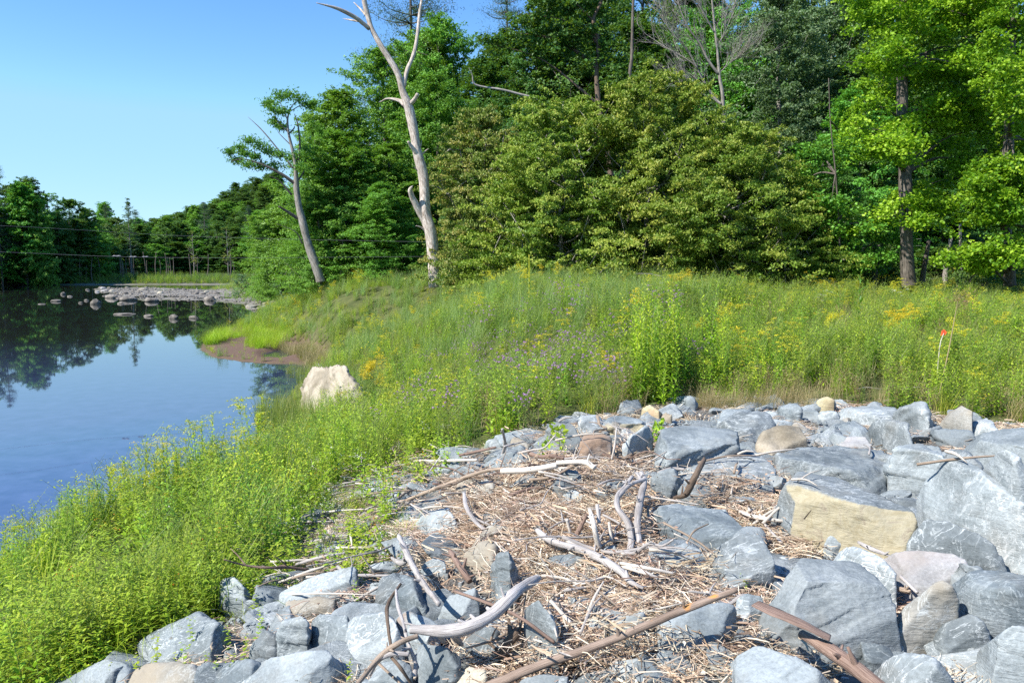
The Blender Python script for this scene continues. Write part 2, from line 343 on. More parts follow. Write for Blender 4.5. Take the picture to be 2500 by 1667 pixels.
# ------------------------------------------------------------------ mesh builder
class MB:
    def __init__(s): s.V = []; s.Q = []; s.T = []; s.A = []; s.MQ = []; s.MT = []; s.L = []; s.n = 0
    def add(s, v, q=None, t=None, a=None, m=0, al=None):
        v = np.asarray(v, float).reshape(-1, 3)
        if q is not None and len(q): q = np.asarray(q, int).reshape(-1, 4); s.Q.append(q + s.n); s.MQ.append(np.full(len(q), m))
        if t is not None and len(t): t = np.asarray(t, int).reshape(-1, 3); s.T.append(t + s.n); s.MT.append(np.full(len(t), m))
        s.A.append(np.full(len(v), .5) if a is None else np.broadcast_to(a, (len(v),)).astype(float))
        s.L.append(v if al is None else al); s.V.append(v); s.n += len(v)
    def mesh(s, name, mats, smooth=False):
        me = bpy.data.meshes.new(name)
        V = np.concatenate(s.V); Q = np.concatenate(s.Q) if s.Q else np.zeros((0, 4), int); T = np.concatenate(s.T) if s.T else np.zeros((0, 3), int)
        me.vertices.add(len(V)); me.vertices.foreach_set('co', V.astype(np.float32).ravel())
        lp = np.concatenate([Q.ravel(), T.ravel()]).astype(np.int32)
        me.loops.add(len(lp)); me.loops.foreach_set('vertex_index', lp)
        st = np.concatenate([np.arange(len(Q)) * 4, len(Q) * 4 + np.arange(len(T)) * 3]).astype(np.int32)
        me.polygons.add(len(st)); me.polygons.foreach_set('loop_start', st)
        mi = np.concatenate(s.MQ + s.MT).astype(np.int32) if (s.MQ or s.MT) else np.zeros(0, np.int32)
        me.polygons.foreach_set('material_index', mi)
        me.polygons.foreach_set('use_smooth', np.full(len(st), smooth))
        me.attributes.new('var', 'FLOAT', 'POINT').data.foreach_set('value', np.concatenate(s.A).astype(np.float32))
        me.attributes.new('along', 'FLOAT_VECTOR', 'POINT').data.foreach_set('vector', np.concatenate(s.L).astype(np.float32).ravel())
        me.update(calc_edges=True)
        for m in (mats if isinstance(mats, list) else [mats]): me.materials.append(m)
        return me
def link(name, me, parent=None, loc=None):
    o = bpy.data.objects.new(name, me); COL.objects.link(o)
    if parent is not None: o.parent = parent
    if loc is not None: o.location = loc
    return o
def tag(o, label=None, cat=None, group=None, kind=None):
    if label: o['label'] = label
    if cat: o['category'] = cat
    if group: o['group'] = group
    if kind: o['kind'] = kind
    return o
def empty(name, loc=(0, 0, 0), rz=0): 
    o = bpy.data.objects.new(name, None); COL.objects.link(o); o.location = loc; o.rotation_euler = (0, 0, rz); o.empty_display_size = .2
    return o
def dup(root, loc, rz=0, sc=(1, 1, 1), label=None):
    r = root.copy(); COL.objects.link(r); r.location = loc; r.rotation_euler = (0, 0, rz); r.scale = sc
    if label: r['label'] = label
    for ch in list(root.children):
        c = ch.copy(); COL.objects.link(c); c.parent = r
        for g in list(ch.children):
            d = g.copy(); COL.objects.link(d); d.parent = c
    return r

def catmull(P, n):
    P = np.asarray(P, float)
    if len(P) < 3:
        t = np.linspace(0, 1, max(n, 2))[:, None]; return P[0] * (1 - t) + P[-1] * t
    E = np.vstack([2 * P[0] - P[1], P, 2 * P[-1] - P[-2]]); out = []
    seg = len(P) - 1; k = max(1, n // seg)
    for i in range(seg):
        a, b, c, d = E[i:i + 4]
        for j in range(k):
            t = j / k
            out.append(.5 * ((2 * b) + (-a + c) * t + (2 * a - 5 * b + 4 * c - d) * t * t + (-a + 3 * b - 3 * c + d) * t ** 3))
    out.append(P[-1]); return np.array(out)
def tube(mb, P, R, sides=8, n=None, rough=0.0, seed=0, a=.5, m=0, flat_=1.0, cap=True):
    P = np.asarray(P, float); R = np.asarray(R, float)
    if n:
        PR = catmull(np.hstack([P, R[:, None]]), n); P = PR[:, :3]; R = np.maximum(PR[:, 3], .0005)
    T = np.gradient(P, axis=0); T /= np.linalg.norm(T, axis=1)[:, None] + 1e-9
    up = np.array([0, 0, 1.0]) if abs(T[:, 2]).mean() < .8 else np.array([1.0, 0, 0])
    N = np.cross(T, up); N /= np.linalg.norm(N, axis=1)[:, None] + 1e-9; B = np.cross(N, T)
    th = np.arange(sides) * 2 * math.pi / sides
    L = np.concatenate([[0], np.cumsum(np.linalg.norm(np.diff(P, axis=0), axis=1))])
    al = np.stack([np.cos(th)[None] * np.ones((len(P), 1)) * .5, np.sin(th)[None] * np.ones((len(P), 1)) * .5, L[:, None] * .6 * np.ones((1, sides))], 2).reshape(-1, 3)
    al[:, :2] *= (1 + np.repeat(R, sides)[:, None] * 3)
    rr = R[:, None] * np.ones((1, sides))
    if rough:
        q = np.stack([np.cos(th)[None] * 1.2 + L[:, None] * 0 + seed, np.sin(th)[None] * 1.2 + L[:, None] * 0, (L / (R.mean() * 5 + 1e-6))[:, None] * np.ones((1, sides))], 2).reshape(-1, 3)
        rr = rr * (1 + rough * fbm(q, 3, seed).reshape(rr.shape))
    V = P[:, None] + rr[..., None] * (np.cos(th)[None, :, None] * N[:, None] + flat_ * np.sin(th)[None, :, None] * B[:, None])
    i = np.arange(len(P) - 1)[:, None] * sides; j = np.arange(sides)[None]; j2 = (j + 1) % sides
    q = np.stack([i + j, i + j2, i + sides + j2, i + sides + j], 2).reshape(-1, 4)
    V = V.reshape(-1, 3); tr = None
    if cap:
        V = np.vstack([V, P[0], P[-1]]); al = np.vstack([al, al[0], al[-1]]); c0 = len(V) - 2
        jj = np.arange(sides); k = (len(P) - 1) * sides
        tr = np.vstack([np.stack([(jj + 1) % sides, jj, np.full(sides, c0)], 1), np.stack([k + jj, k + (jj + 1) % sides, np.full(sides, c0 + 1)], 1)])
    mb.add(V, q, tr, a, m, al)

def leaves(mb, C, size, aspect=.55, up=.5, m=0, var=None, r=None, droop=0.0, outdir=None):
    "a diamond leaf, folded along its rib, at each centre"
    r = r or rng; n = len(C)
    nrm = r.normal(size=(n, 3)); nrm /= np.linalg.norm(nrm, axis=1)[:, None]
    nrm = nrm * (1 - up) + np.array([0, 0, up]); 
    if outdir is not None: nrm = nrm + outdir * .35
    nrm /= np.linalg.norm(nrm, axis=1)[:, None]
    d = np.cross(nrm, r.normal(size=(n, 3))); d /= np.linalg.norm(d, axis=1)[:, None] + 1e-9
    d[:, 2] -= droop; d /= np.linalg.norm(d, axis=1)[:, None]
    s = np.cross(nrm, d); s /= np.linalg.norm(s, axis=1)[:, None] + 1e-9
    L = (size * r.uniform(.65, 1.25, n))[:, None]; w = L * aspect
    V = np.stack([C - d * L * .5, C + s * w * .5 + nrm * L * .08 - d * L * .08, C + d * L * .5 - nrm * L * .05, C - s * w * .5 + nrm * L * .08 - d * L * .08], 1).reshape(-1, 3)
    v = r.uniform(0, 1, n) if var is None else np.clip(var + r.normal(0, .18, n), 0, 1)
    mb.add(V, np.arange(n * 4).reshape(-1, 4), None, np.repeat(v, 4), m)

# ------------------------------------------------------------------ ground, riverbed, far bank, hill: one sheet
def build_ground():
    ux = np.linspace(-5.6, 5.6, 560); xs = 5.2 * np.sinh(ux)
    uy = np.linspace(-2.2, 6.15, 620); ys = 5.0 * np.sinh(uy) + 6
    X, Y = np.meshgrid(xs, ys); Z = G(X, Y)
    Z = Z + .025 * n2(X, Y, .35, 9) * (Y < 30)
    d = sdist(X, Y, LAND); fd = sdist(X, Y, FAR); bd = sdist(X, Y, BARP); rd = sdist(X, Y, RIP)
    mud = sst(-.6, .2, sdist(X, Y, MUD)); grav = np.maximum(sst(-2, .5, bd), sst(-.2, .6, fd) * (1 - sst(1.2, 3, fd)))
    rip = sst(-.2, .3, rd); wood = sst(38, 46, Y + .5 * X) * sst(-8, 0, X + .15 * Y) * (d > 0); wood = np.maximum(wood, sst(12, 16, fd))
    me = bpy.data.meshes.new('ground'); ny, nx = X.shape
    V = np.stack([X, Y, Z], 2).reshape(-1, 3); i = np.arange(ny - 1)[:, None] * nx + np.arange(nx - 1)[None]
    Q = np.stack([i, i + 1, i + nx + 1, i + nx], 2).reshape(-1, 4)
    mb = MB(); mb.add(V, Q)
    m, n, l, b = mat('ground')
    me = mb.mesh('ground', m, True)
    for nm, arr in (('mud', mud), ('grav', grav), ('rip', rip), ('wood', wood)):
        me.attributes.new(nm, 'FLOAT', 'POINT').data.foreach_set('value', arr.ravel().astype(np.float32))
    wp = wpos(n)
    a = noise(n, l, 2.5, 6, .6, wp); g = ramp(n, [(.3, (.05, .065, .02)), (.6, (.10, .11, .035)), (.8, (.16, .13, .06))]); l.new(a.outputs[0], g.inputs[0])
    f = noise(n, l, 25, 5, .7, wp)
    mc = ramp(n, [(.3, (.085, .05, .035)), (.7, (.17, .115, .085))]); l.new(f.outputs[0], mc.inputs[0])
    vo = n.new('ShaderNodeTexVoronoi'); vo.inputs['Scale'].default_value = 14; l.new(wp, vo.inputs['Vector'])
    gc = ramp(n, [(0, (.10, .09, .08)), (.5, (.18, .165, .14)), (1, (.27, .25, .22))]); l.new(vo.outputs['Color'], gc.inputs[0])
    rc = ramp(n, [(.3, (.045, .045, .042)), (.7, (.16, .15, .14))]); l.new(f.outputs[0], rc.inputs[0])
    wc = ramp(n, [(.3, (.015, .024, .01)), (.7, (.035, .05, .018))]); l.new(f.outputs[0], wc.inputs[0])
    c = g.outputs[0]
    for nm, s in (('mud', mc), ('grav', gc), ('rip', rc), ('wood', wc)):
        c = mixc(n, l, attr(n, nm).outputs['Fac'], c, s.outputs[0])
    l.new(c, b.inputs['Base Color']); b.inputs['Roughness'].default_value = .9; b.inputs['Specular IOR Level'].default_value = .2
    bump(n, l, b, f.outputs[0], .6, .03)
    tag(link('ground', me), kind='structure')
build_ground()

def build_water():
    m, n, l, b = mat('river_water')
    wp = wpos(n)
    t = noise(n, l, 2.0, 4, .6, wp); r = ramp(n, [(.35, (.030, .032, .042)), (.7, (.06, .055, .062))]); l.new(t.outputs[0], r.inputs[0])
    sx = n.new('ShaderNodeSeparateXYZ'); l.new(wp, sx.inputs[0])
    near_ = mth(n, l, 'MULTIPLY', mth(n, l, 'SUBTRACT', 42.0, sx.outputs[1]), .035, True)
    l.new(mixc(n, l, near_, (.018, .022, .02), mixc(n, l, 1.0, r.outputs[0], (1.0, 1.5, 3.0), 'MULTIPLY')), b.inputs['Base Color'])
    b.inputs['Roughness'].default_value = .02; b.inputs['IOR'].default_value = 1.7; b.inputs['Specular IOR Level'].default_value = .5
    mp = n.new('ShaderNodeMapping'); mp.inputs['Scale'].default_value = (1, .45, 1); l.new(wp, mp.inputs[0])
    w1 = noise(n, l, 1.6, 3, .5, mp.outputs[0]); w2 = noise(n, l, 9, 2, .5, mp.outputs[0])
    # riffle where the stones break the current, calm elsewhere
    far_ = mth(n, l, 'MULTIPLY', mth(n, l, 'SUBTRACT', sx.outputs[1], 88.0), .05, True)
    h = mth(n, l, 'ADD', mth(n, l, 'MULTIPLY', w1.outputs[0], .10), mth(n, l, 'MULTIPLY', w2.outputs[0], .012))
    k = bump(n, l, b, h, 1.0, .035)
    l.new(mth(n, l, 'ADD', mth(n, l, 'MULTIPLY', far_, .75), .12), k.inputs['Strength'])
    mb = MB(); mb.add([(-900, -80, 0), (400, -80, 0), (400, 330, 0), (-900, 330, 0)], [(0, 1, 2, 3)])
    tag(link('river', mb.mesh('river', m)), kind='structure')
build_water()

# ------------------------------------------------------------------ trees
def tree_template(seed, H, base, rad, prof, nclump, nleaf, leaf, lm, bm, flatc=.55, clr=(.45, .95), tr=.22, lean=0, up=.45, aspect=.55, lim=26, droop=0.1):
    "trunk mesh and crown mesh: limbs reach from the trunk to leaf clumps spread through an envelope"
    r = np.random.default_rng(seed)
    tb = MB(); zz = np.linspace(-.4, H * .93, 9)
    wob = np.cumsum(r.normal(0, .035 * H / 9, (9, 2)), 0); wob[0] = 0; wob[1] *= .3
    P = np.stack([wob[:, 0] + lean * zz, wob[:, 1], zz], 1); R = tr * (1 - zz / H * .9).clip(.06) ; R[0] *= 1.35
    tube(tb, P, R, 9, 28, .12, seed)
    cb = MB()
    def trunk(z): return np.array([np.interp(z, zz, P[:, 0]), np.interp(z, zz, P[:, 1]), z])
    C = []
    tries = 0
    lobes = r.uniform(0, 6.28, 3)
    while len(C) < nclump and tries < nclump * 30:
        tries += 1
        z = r.uniform(base, H); t = (z - base) / (H - base); th = r.uniform(0, 6.283)
        rm = rad * np.interp(t, *prof) * (1 + .16 * math.sin(2 * th + lobes[0] + 3 * t) + .14 * math.sin(3 * th + lobes[1] - 5 * t) + .10 * math.sin(5 * th + lobes[2] + 9 * t)) * (.92 + .38 * vnoise(np.array([[math.cos(th) * 2.2, math.sin(th) * 2.2, z * .8 + seed]]), seed)[0]) * (1.0 if r.random() > .15 else r.uniform(1.05, 1.22))
        q = r.uniform(0, 1) ** .42
        c = trunk(min(z, H * .93)) * [1, 1, 0] + [rm * q * math.cos(th), rm * q * math.sin(th), z - .25 * rm * q * .5]
        if vnoise((c * .55 + seed)[None], seed)[0] < -.28: continue
        C.append((c, q, t))
    order = r.permutation(len(C))
    for k, i in enumerate(order):
        c, q, t = C[i]
        s = r.uniform(*clr) * (1.0 - .35 * t)
        nl = int(nleaf * r.uniform(.6, 1.3))
        # a spray: a thin drooping plate of leaves reaching outwards
        ax_ = math.atan2(c[1], c[0]) + r.normal(0, .55); dr_ = np.array([math.cos(ax_), math.sin(ax_), 0]); sd_ = np.array([-dr_[1], dr_[0], 0]); rise = r.normal(.12 + .25 * t, .22)
        tt = r.uniform(-1, 1, nl); ww = r.normal(0, .40, nl) * (1.1 - .6 * np.abs(tt)) * s; Ls = s * r.uniform(1.1, 1.8)
        g = dr_[None] * (tt * Ls)[:, None] + sd_[None] * ww[:, None]; g[:, 2] += tt * Ls * rise - .16 * (tt + .3) ** 2 * Ls - .25 * ww ** 2 / s + r.normal(0, .13 * s * (flatc / .55), nl) 
        od = (c * [1, 1, .3]); od = od / (np.linalg.norm(od) + 1e-6)
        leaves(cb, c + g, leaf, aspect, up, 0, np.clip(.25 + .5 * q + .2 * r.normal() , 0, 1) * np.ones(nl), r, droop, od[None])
        if k < lim:
            z0 = max(base * .6, c[2] - np.hypot(c[0], c[1]) * r.uniform(.5, .95)); a = trunk(min(z0, H * .85)); b_ = c - [0, 0, .1]
            mid = (a + b_) / 2 + [0, 0, -.12 * np.linalg.norm(b_ - a)]
            rr = tr * (1 - z0 / H * .8) * .4
            tube(tb, [a, mid, b_], [rr, rr * .55, .015], 6, 8, .05, k, cap=False)
        elif k < lim * 5:
            j = order[r.integers(0, min(lim, len(C)))]; e = C[j][0]
            if np.linalg.norm(e - c) < rad * .7:
                tube(tb, [e - [0, 0, .2], (e + c) / 2, c], [.035, .022, .008], 4, 4, cap=False)
    return tb.mesh('trunk', M[bm], True), cb.mesh('crown', M[lm])
def pine_template(seed, H, base, rad, lm='pine', tr=.2, gap=.85, dens=1.0):
    r = np.random.default_rng(seed); tb = MB(); cb = MB()
    tube(tb, [(0, 0, -.4), (.05, 0, H * .5), (0, .05, H)], [tr, tr * .6, .02], 8, 20, .1, seed)
    z = base
    while z < H - .2:
        t = (z - base) / (H - base); L0 = rad * (1 - t) ** .7 * (.55 + .45 * min(1, t * 4 + .3))
        for k in range(int(r.integers(4, 7))):
            th = r.uniform(0, 6.283); L = L0 * r.uniform(.6, 1.25)
            if r.random() > dens: continue
            d = np.array([math.cos(th), math.sin(th), 0]); tip = np.array([0, 0, z]) + d * L + [0, 0, L * .22]; md = np.array([0, 0, z]) + d * L * .55 + [0, 0, L * .02]
            tube(tb, [(0, 0, z), md, tip], [.045 * (1 - t) + .02, .02, .008], 4, 6, cap=False)
            path = catmull([(0, 0, z), md, tip], 16)
            for s in np.linspace(.28, 1, max(4, int(L * 3.5))):
                p = path[min(len(path) - 1, int(s * (len(path) - 1)))]
                nl = 34; rr = .16 + .26 * (1 - abs(s - .75)) * min(1, L / 2)
                off = r.normal(size=(nl, 3)) * [rr, rr, rr * .35]
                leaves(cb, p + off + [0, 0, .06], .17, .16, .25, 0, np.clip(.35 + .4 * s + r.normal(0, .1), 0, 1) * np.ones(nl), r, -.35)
        z += gap * r.uniform(.6, 1.2) * (1 - .45 * t)
    return tb.mesh('trunk', M['bark'], True), cb.mesh('crown', M[lm])

ROUND = ([0, .15, .45, .75, .93, 1], [.45, .85, 1, .82, .5, .12])
BUSHY = ([0, .08, .3, .65, .9, 1], [.85, 1, 1, .78, .42, .1])
TALL = ([0, .2, .5, .8, 1], [.5, .95, 1, .7, .12])
TP = {
    'ash1': tree_template(11, 15, 2.2, 4.3, ROUND, 640, 115, .17, 'ash', 'bark', .6, (.45, .95)),
    'ash2': tree_template(12, 13, .9, 3.6, BUSHY, 640, 115, .16, 'ash', 'bark', .6, (.4, .85)),
    'dark1': tree_template(13, 17, 3.0, 4.2, TALL, 520, 115, .20, 'dark', 'bark', .55, (.5, 1.0)),
    'dark2': tree_template(14, 14, 1.2, 4.0, BUSHY, 500, 120, .19, 'dark', 'bark', .5, (.45, .95)),
    'olive1': tree_template(15, 9.2, .5, 4.3, BUSHY, 900, 135, .14, 'olive', 'barkl', .38, (.35, .8), .15, up=.35, aspect=.5, lim=60, droop=.45),
    'olive2': tree_template(16, 7.6, .4, 3.6, BUSHY, 700, 125, .135, 'brownolive', 'barkl', .34, (.3, .75), .13, up=.35, aspect=.5, lim=60, droop=.45),
    'poplar': tree_template(17, 17, 3.5, 3.6, TALL, 520, 130, .16, 'poplar', 'barkl', .7, (.4, .8), up=.1),
    'maple': tree_template(18, 16, 2.0, 4.6, ROUND, 300, 120, .18, 'maple', 'bark', .2, (.6, 1.25), .25, up=.7, aspect=.8),
    'bush1': tree_template(19, 2.6, .15, 1.7, BUSHY, 90, 80, .10, 'bushl', 'bark', .6, (.25, .5), .05, lim=14),
    'bush2': tree_template(20, 3.2, .1, 1.5, BUSHY, 90, 80, .11, 'dark', 'bark', .5, (.3, .55), .05, lim=14),
    'pine1': pine_template(21, 19, 5, 4.0),
    'pine2': pine_template(22, 15, 3, 3.2, dens=.75),
    'far1': tree_template(23, 15, .3, 4.2, BUSHY, 330, 75, .34, 'dark', 'bark', .6, (.6, 1.2), lim=8),
    'far2': tree_template(24, 16, 1.2, 3.6, TALL, 300, 75, .34, 'ash', 'bark', .6, (.6, 1.2), lim=8),
    'far3': tree_template(25, 13, .5, 4.2, ROUND, 320, 75, .34, 'dark', 'bark', .6, (.6, 1.2), lim=8),
    'slim': tree_template(26, 20, 4, 2.0, ([0, .3, .6, .85, 1], [1, .8, .5, .3, .1]), 130, 42, .22, 'poplar', 'barkl', .7, (.3, .6), .2, lim=30),
    'sparse': tree_template(27, 12, 4, 3.2, ROUND, 45, 40, .26, 'brownolive', 'barkl', .6, (.3, .6), .18, lim=45),
}
KNAME = {'ash1': 'broadleaf_tree', 'ash2': 'broadleaf_tree', 'dark1': 'broadleaf_tree', 'dark2': 'broadleaf_tree', 'olive1': 'beech_tree', 'olive2': 'beech_tree', 'poplar': 'poplar_tree', 'maple': 'maple_tree',
         'bush1': 'bush', 'bush2': 'bush', 'pine1': 'pine_tree', 'pine2': 'pine_tree', 'far1': 'broadleaf_tree', 'far2': 'broadleaf_tree', 'far3': 'broadleaf_tree', 'slim': 'poplar_tree', 'sparse': 'dying_tree'}
def put_tree(t, x, y, s=1.0, sz=None, rz=None, label=None, group=None, leafm=None, z=None):
    rz = random.uniform(0, 6.28) if rz is None else rz
    z = float(G0(x, y)) if z is None else z
    o = empty(KNAME[t], (x, y, z - .05), rz); o.scale = (s, s, sz or s)
    a, b = TP[t]; link('trunk', a, o); c = link('crown', b, o)
    if leafm:
        c.material_slots[0].link = 'OBJECT'; c.material_slots[0].material = M[leafm]
    nm = KNAME[t]
    tag(o, label or 'tree', 'pine tree' if 'pine' in nm else ('bush' if nm == 'bush' else 'tree'), group)
    return o
HT = {'ash1': 15, 'ash2': 13, 'dark1': 17, 'dark2': 14, 'olive1': 9.2, 'olive2': 7.6, 'poplar': 17, 'maple': 16, 'bush1': 2.6, 'bush2': 3.2, 'pine1': 19, 'pine2': 15, 'far1': 15, 'far2': 16, 'far3': 13, 'slim': 20, 'sparse': 12}
RD = {'ash1': 4.3, 'ash2': 3.6, 'dark1': 4.2, 'dark2': 4, 'olive1': 4.3, 'olive2': 3.6, 'poplar': 3.6, 'maple': 4.6, 'bush1': 1.7, 'bush2': 1.5, 'pine1': 4, 'pine2': 3.2, 'far1': 4.2, 'far2': 3.6, 'far3': 4, 'slim': 2, 'sparse': 3.2}
def tree_px(t, dx, topy, width, depth, label, group=None, leafm=None, rz=None):
    "tree standing at ground distance `depth` below view column dx, with its top seen at topy"
    p = at(*D_(dx, 640), depth); top = at(*D_(dx, topy), depth)[2]; g = float(G0(p[0], p[1]))
    sz = (top - g) / HT[t]; s = width * 1.06293 / FPX * depth / (2 * RD[t])
    return put_tree(t, p[0], depth, s, sz, rz, label, group, leafm)

# bright band behind the meadow, left to right
T = tree_px
T('ash2', 650, 470, 170, 76, 'light green young tree at the left end of the wood behind the leaning trunk', leafm='bushl')
T('ash2', 790, 205, 270, 50, 'full mid green tree between the leaning tree and the bleached dead trunk')
T('ash1', 735, 280, 150, 46, 'narrow green tree just right of the leaning tree', leafm='ash')
T('ash1', 880, 110, 260, 56, 'tall green tree rising behind the fork of the dead trunk')
T('ash1', 1020, 35, 260, 58, 'tallest bright green tree right of the dead trunk with sky over it')
T('ash2', 800, 300, 250, 46, 'full leafy tree low between the leaning tree and the dead trunk')
T('ash2', 735, 430, 150, 44, 'low light green tree right behind the leaning trunk', leafm='bushl')
T('ash2', 880, 420, 190, 43, 'low round leafy tree left of the dead trunk foot')
T('ash1', 1000, 170, 250, 50, 'bright green tree right behind the upper dead trunk')
T('dark2', 900, 330, 230, 47, 'darker low tree directly behind the dead trunk', leafm='ash')
T('pine1', 950, -210, 330, 64, 'blue green pine rising above the trees beside the dead limb')
T('pine1', 1165, -110, 250, 66, 'lone narrow pine against the sky in the middle of the tree line')
T('dark1', 1120, 130, 260, 55, 'dark green tree below the lone pine')
T('dark1', 1230, 60, 230, 52, 'dark leafy tree between the pine and the bare grey tree')
T('dark1', 1360, -40, 260, 54, 'tall dark tree reaching the top of the view left of the bare tree')
T('dark2', 1120, 300, 260, 40, 'shaded tree filling the gap right of the dead trunk', leafm='dark')
T('olive2', 1110, 250, 290, 34, 'brownish olive beech at the left end of the yellowing beeches', leafm='brownolive')
T('olive1', 1290, 195, 400, 31, 'olive beech with drooping sprays left of centre of the yellowing beeches', leafm='olive')
T('olive1', 1480, 140, 420, 30, 'largest yellowing beech standing in the middle of the wood edge', leafm='olive')
T('olive1', 1690, 265, 430, 29, 'yellowing beech at the right end of the row reaching the weeds', leafm='olive')
T('olive2', 1840, 420, 220, 30, 'small low yellowing beech beside the dark gap', leafm='olive')
T('dark1', 1450, -130, 320, 62, 'tall dark tree deep behind the crooked tree at top centre')
T('dark1', 1290, -70, 280, 62, 'tall dark tree deep behind the lone pine')
T('dark1', 1560, -60, 260, 56, 'dark tree behind the bare grey branches', leafm='dark')
T('poplar', 1780, -40, 290, 42, 'blue green poplar reaching the top of the view right of the bare tree')
T('poplar', 1900, -60, 260, 45, 'pale poplar between the bare tree and the maples')
T('dark2', 1960, 190, 270, 36, 'mid green tree in front of the poplars', leafm='ash')
T('dark2', 1880, 330, 200, 33, 'shaded small tree between beech and maple trunk', leafm='dark')
T('dark1', 2050, -40, 300, 40, 'dark tall tree behind the thick maple trunk')
T('dark1', 2260, -80, 330, 42, 'dark tall tree behind the rightmost maple')
T('dark2', 2160, 300, 250, 38, 'dark spreading tree in deep shade between the two maples', leafm='dark')
T('dark2', 2400, 200, 260, 36, 'dark spreading tree beyond the right maple', leafm='dark')
for i, (dx, d, w) in enumerate([(720, 50, 90), (860, 43, 80), (1070, 38, 110), (830, 46, 70), (930, 45, 90), (1940, 31, 120), (2030, 30, 110), (2130, 33, 130), (2230, 31, 120), (2330, 33, 130), (1160, 34, 90), (2420, 30, 120)]):
    T('bush2' if i % 2 else 'bush1', dx, 575 - (i * 37) % 50, w * 1.3, d, 'low leafy bush in the shade at the foot of the wood', 'bushes under the wood edge', 'dark' if i > 4 else 'ash')
T('bush1', 610, 560, 130, 84, 'pale green bush on the point left of the leaning trunk', leafm='bushl')
T('bush1', 555, 628, 60, 96, 'greyish low shrub at the far left tip of the meadow', leafm='poplar')
T('bush1', 600, 622, 70, 88, 'greyish low shrub second from the tip of the meadow', leafm='poplar')
T('bush1', 680, 590, 80, 68, 'greyish shrub under the leaning trunk', leafm='poplar')
# the wood behind: rows that close the view
k = 0
for row, (yy, x0, x1, step) in enumerate([(50, 4, 46, 4.6), (62, -6, 62, 5.2), (76, -8, 80, 6.5)]):
    x = x0
    while x < x1:
        t = ['dark1', 'dark2', 'ash1', 'dark1'][k % 4]; k += 1
        s = random.uniform(.95, 1.2)
        put_tree(t, x + random.uniform(-1, 1), yy + random.uniform(-2.5, 2.5), s, s * random.uniform(1.0, 1.25), label='tall shaded tree deep in the wood behind the meadow', group='trees deep in the wood', leafm='dark' if k % 3 else None)
        x += step
# slim stems seen in the dark under the crowns
sm = []
for j in range(3):
    mb = MB(); tube(mb, [(0, 0, -.3), (.1 * j, .05, 3), (.15, -.1, 7.5)], [.14, .11, .07], 8, 24, .1, j); sm.append(mb.mesh('trunk', M['barkl' if j != 1 else 'bark'], True))
for i, (dx, d) in enumerate([(785, 44), (757, 45), (836, 47), (1372, 33), (1262, 33), (1930, 33), (2010, 30), (2120, 29), (2180, 31), (2205, 33), (1500, 36)]):
    p = at(*D_(dx, 640), d); o = link('tree_trunk', sm[i % 3], None, (p[0], d, float(G0(p[0], d)))); o.rotation_euler[2] = i; o.scale = (random.uniform(.7, 1.1),) * 2 + (random.uniform(.3, .42),)
    tag(o, 'slender tree trunk standing in the shade under the crowns', 'tree trunk', 'slender trunks under the crowns')

# ------------------------------------------------------------------ far side of the river
k = 0
FARL = [(-150, 118, 385), (-160, 150, 372), (-122, 128, 418), (-30, 150, 375), (30, 150, 425), (75, 150, 408), (120, 155, 440), (165, 160, 458), (205, 165, 478), (235, 175, 500), (275, 185, 500), (330, 190, 515), (370, 200, 520), (385, 200, 510),
        (420, 205, 510), (455, 205, 520), (500, 205, 512), (540, 205, 520), (580, 200, 520), (620, 200, 510), (-80, 140, 380), (660, 200, 500)]
for dx, d, ty in FARL:
    t = ['far1', 'far3', 'far2'][k % 3]; k += 1
    T(t, dx, ty, 78 if dx > 200 else 105, d + 5, 'leafy tree in the front row of the far river bank', 'trees on the far river bank', ['dark', 'ash', 'dark'][k % 3])
    T(['far3', 'far1', 'far2'][k % 3], dx + 22, ty + 45, 80, d + 1, 'leafy tree in the front row of the far river bank', 'trees on the far river bank', ['ash', 'dark', 'dark'][k % 3])
for i in range(16):
    T(['far1', 'far3', 'far2'][i % 3], -190 - 62 * i, 372 + (i * 29) % 50 , 120, 118 + (i * 13) % 17 - i, 'leafy tree in the front row of the far river bank', 'trees on the far river bank', ['dark', 'ash', 'dark'][i % 3])
T('far2', 62, 418, 110, 150, 'sunlit yellow green tree high on the far left bank', leafm='ash')
T('pine2', 5, 365, 80, 147, 'dark pine topping the far bank at the left edge')
T('pine2', 75, 400, 30, 165, 'pine tip poking out above the sunlit far tree')
T('pine2', 250, 468, 55, 205, 'round topped pine above the far trees at left of the slim tree')
T('slim', 304, 455, 45, 170, 'tall slim thin crowned tree standing up from the far bank')
T('pine2', 475, 462, 75, 225, 'wide pine standing above the far tree line at right')
T('pine2', 575, 470, 50, 230, 'narrow pine before the hill at the right end of the far trees')
T('sparse', 446, 530, 40, 175, 'pale trunked thin tree on the far bank facing the gravel bar')
T('sparse', 525, 520, 45, 180, 'half bare tree on the far bank near the river bend')
for i in range(64):
    x = random.uniform(-200, 40); y = 172 + random.uniform(0, 90) - .1 * x
    s = random.uniform(.95, 1.25); put_tree(['far1', 'far3', 'far2', 'pine2'][i % 4 if i % 8 else 3], x, y + 15, s, s * .82 if x > -95 else s * 1.0, label='tree in the wood behind the far river bank', group='trees behind the far bank', leafm=['dark', 'dark', 'ash', 'pine'][i % 4])
for i in range(190):
    y = random.uniform(330, 520); x = -random.uniform(.285, .50) * y
    s = random.uniform(1.0, 1.4); put_tree(['far1', 'far3', 'far2'][i % 3], x, y, s * 1.15, s * .85, label='tree crown on the wooded hill beyond the river', group='trees on the far hill', leafm=['dark', 'ash', 'dark'][i % 3])
mb = MB(); tube(mb, [(0, 0, -.4), (.2, 0, 5), (-.1, 0, 11)], [.16, .11, .05], 6, 12, .1, 3); fst = mb.mesh('trunk', M['bark'], True)
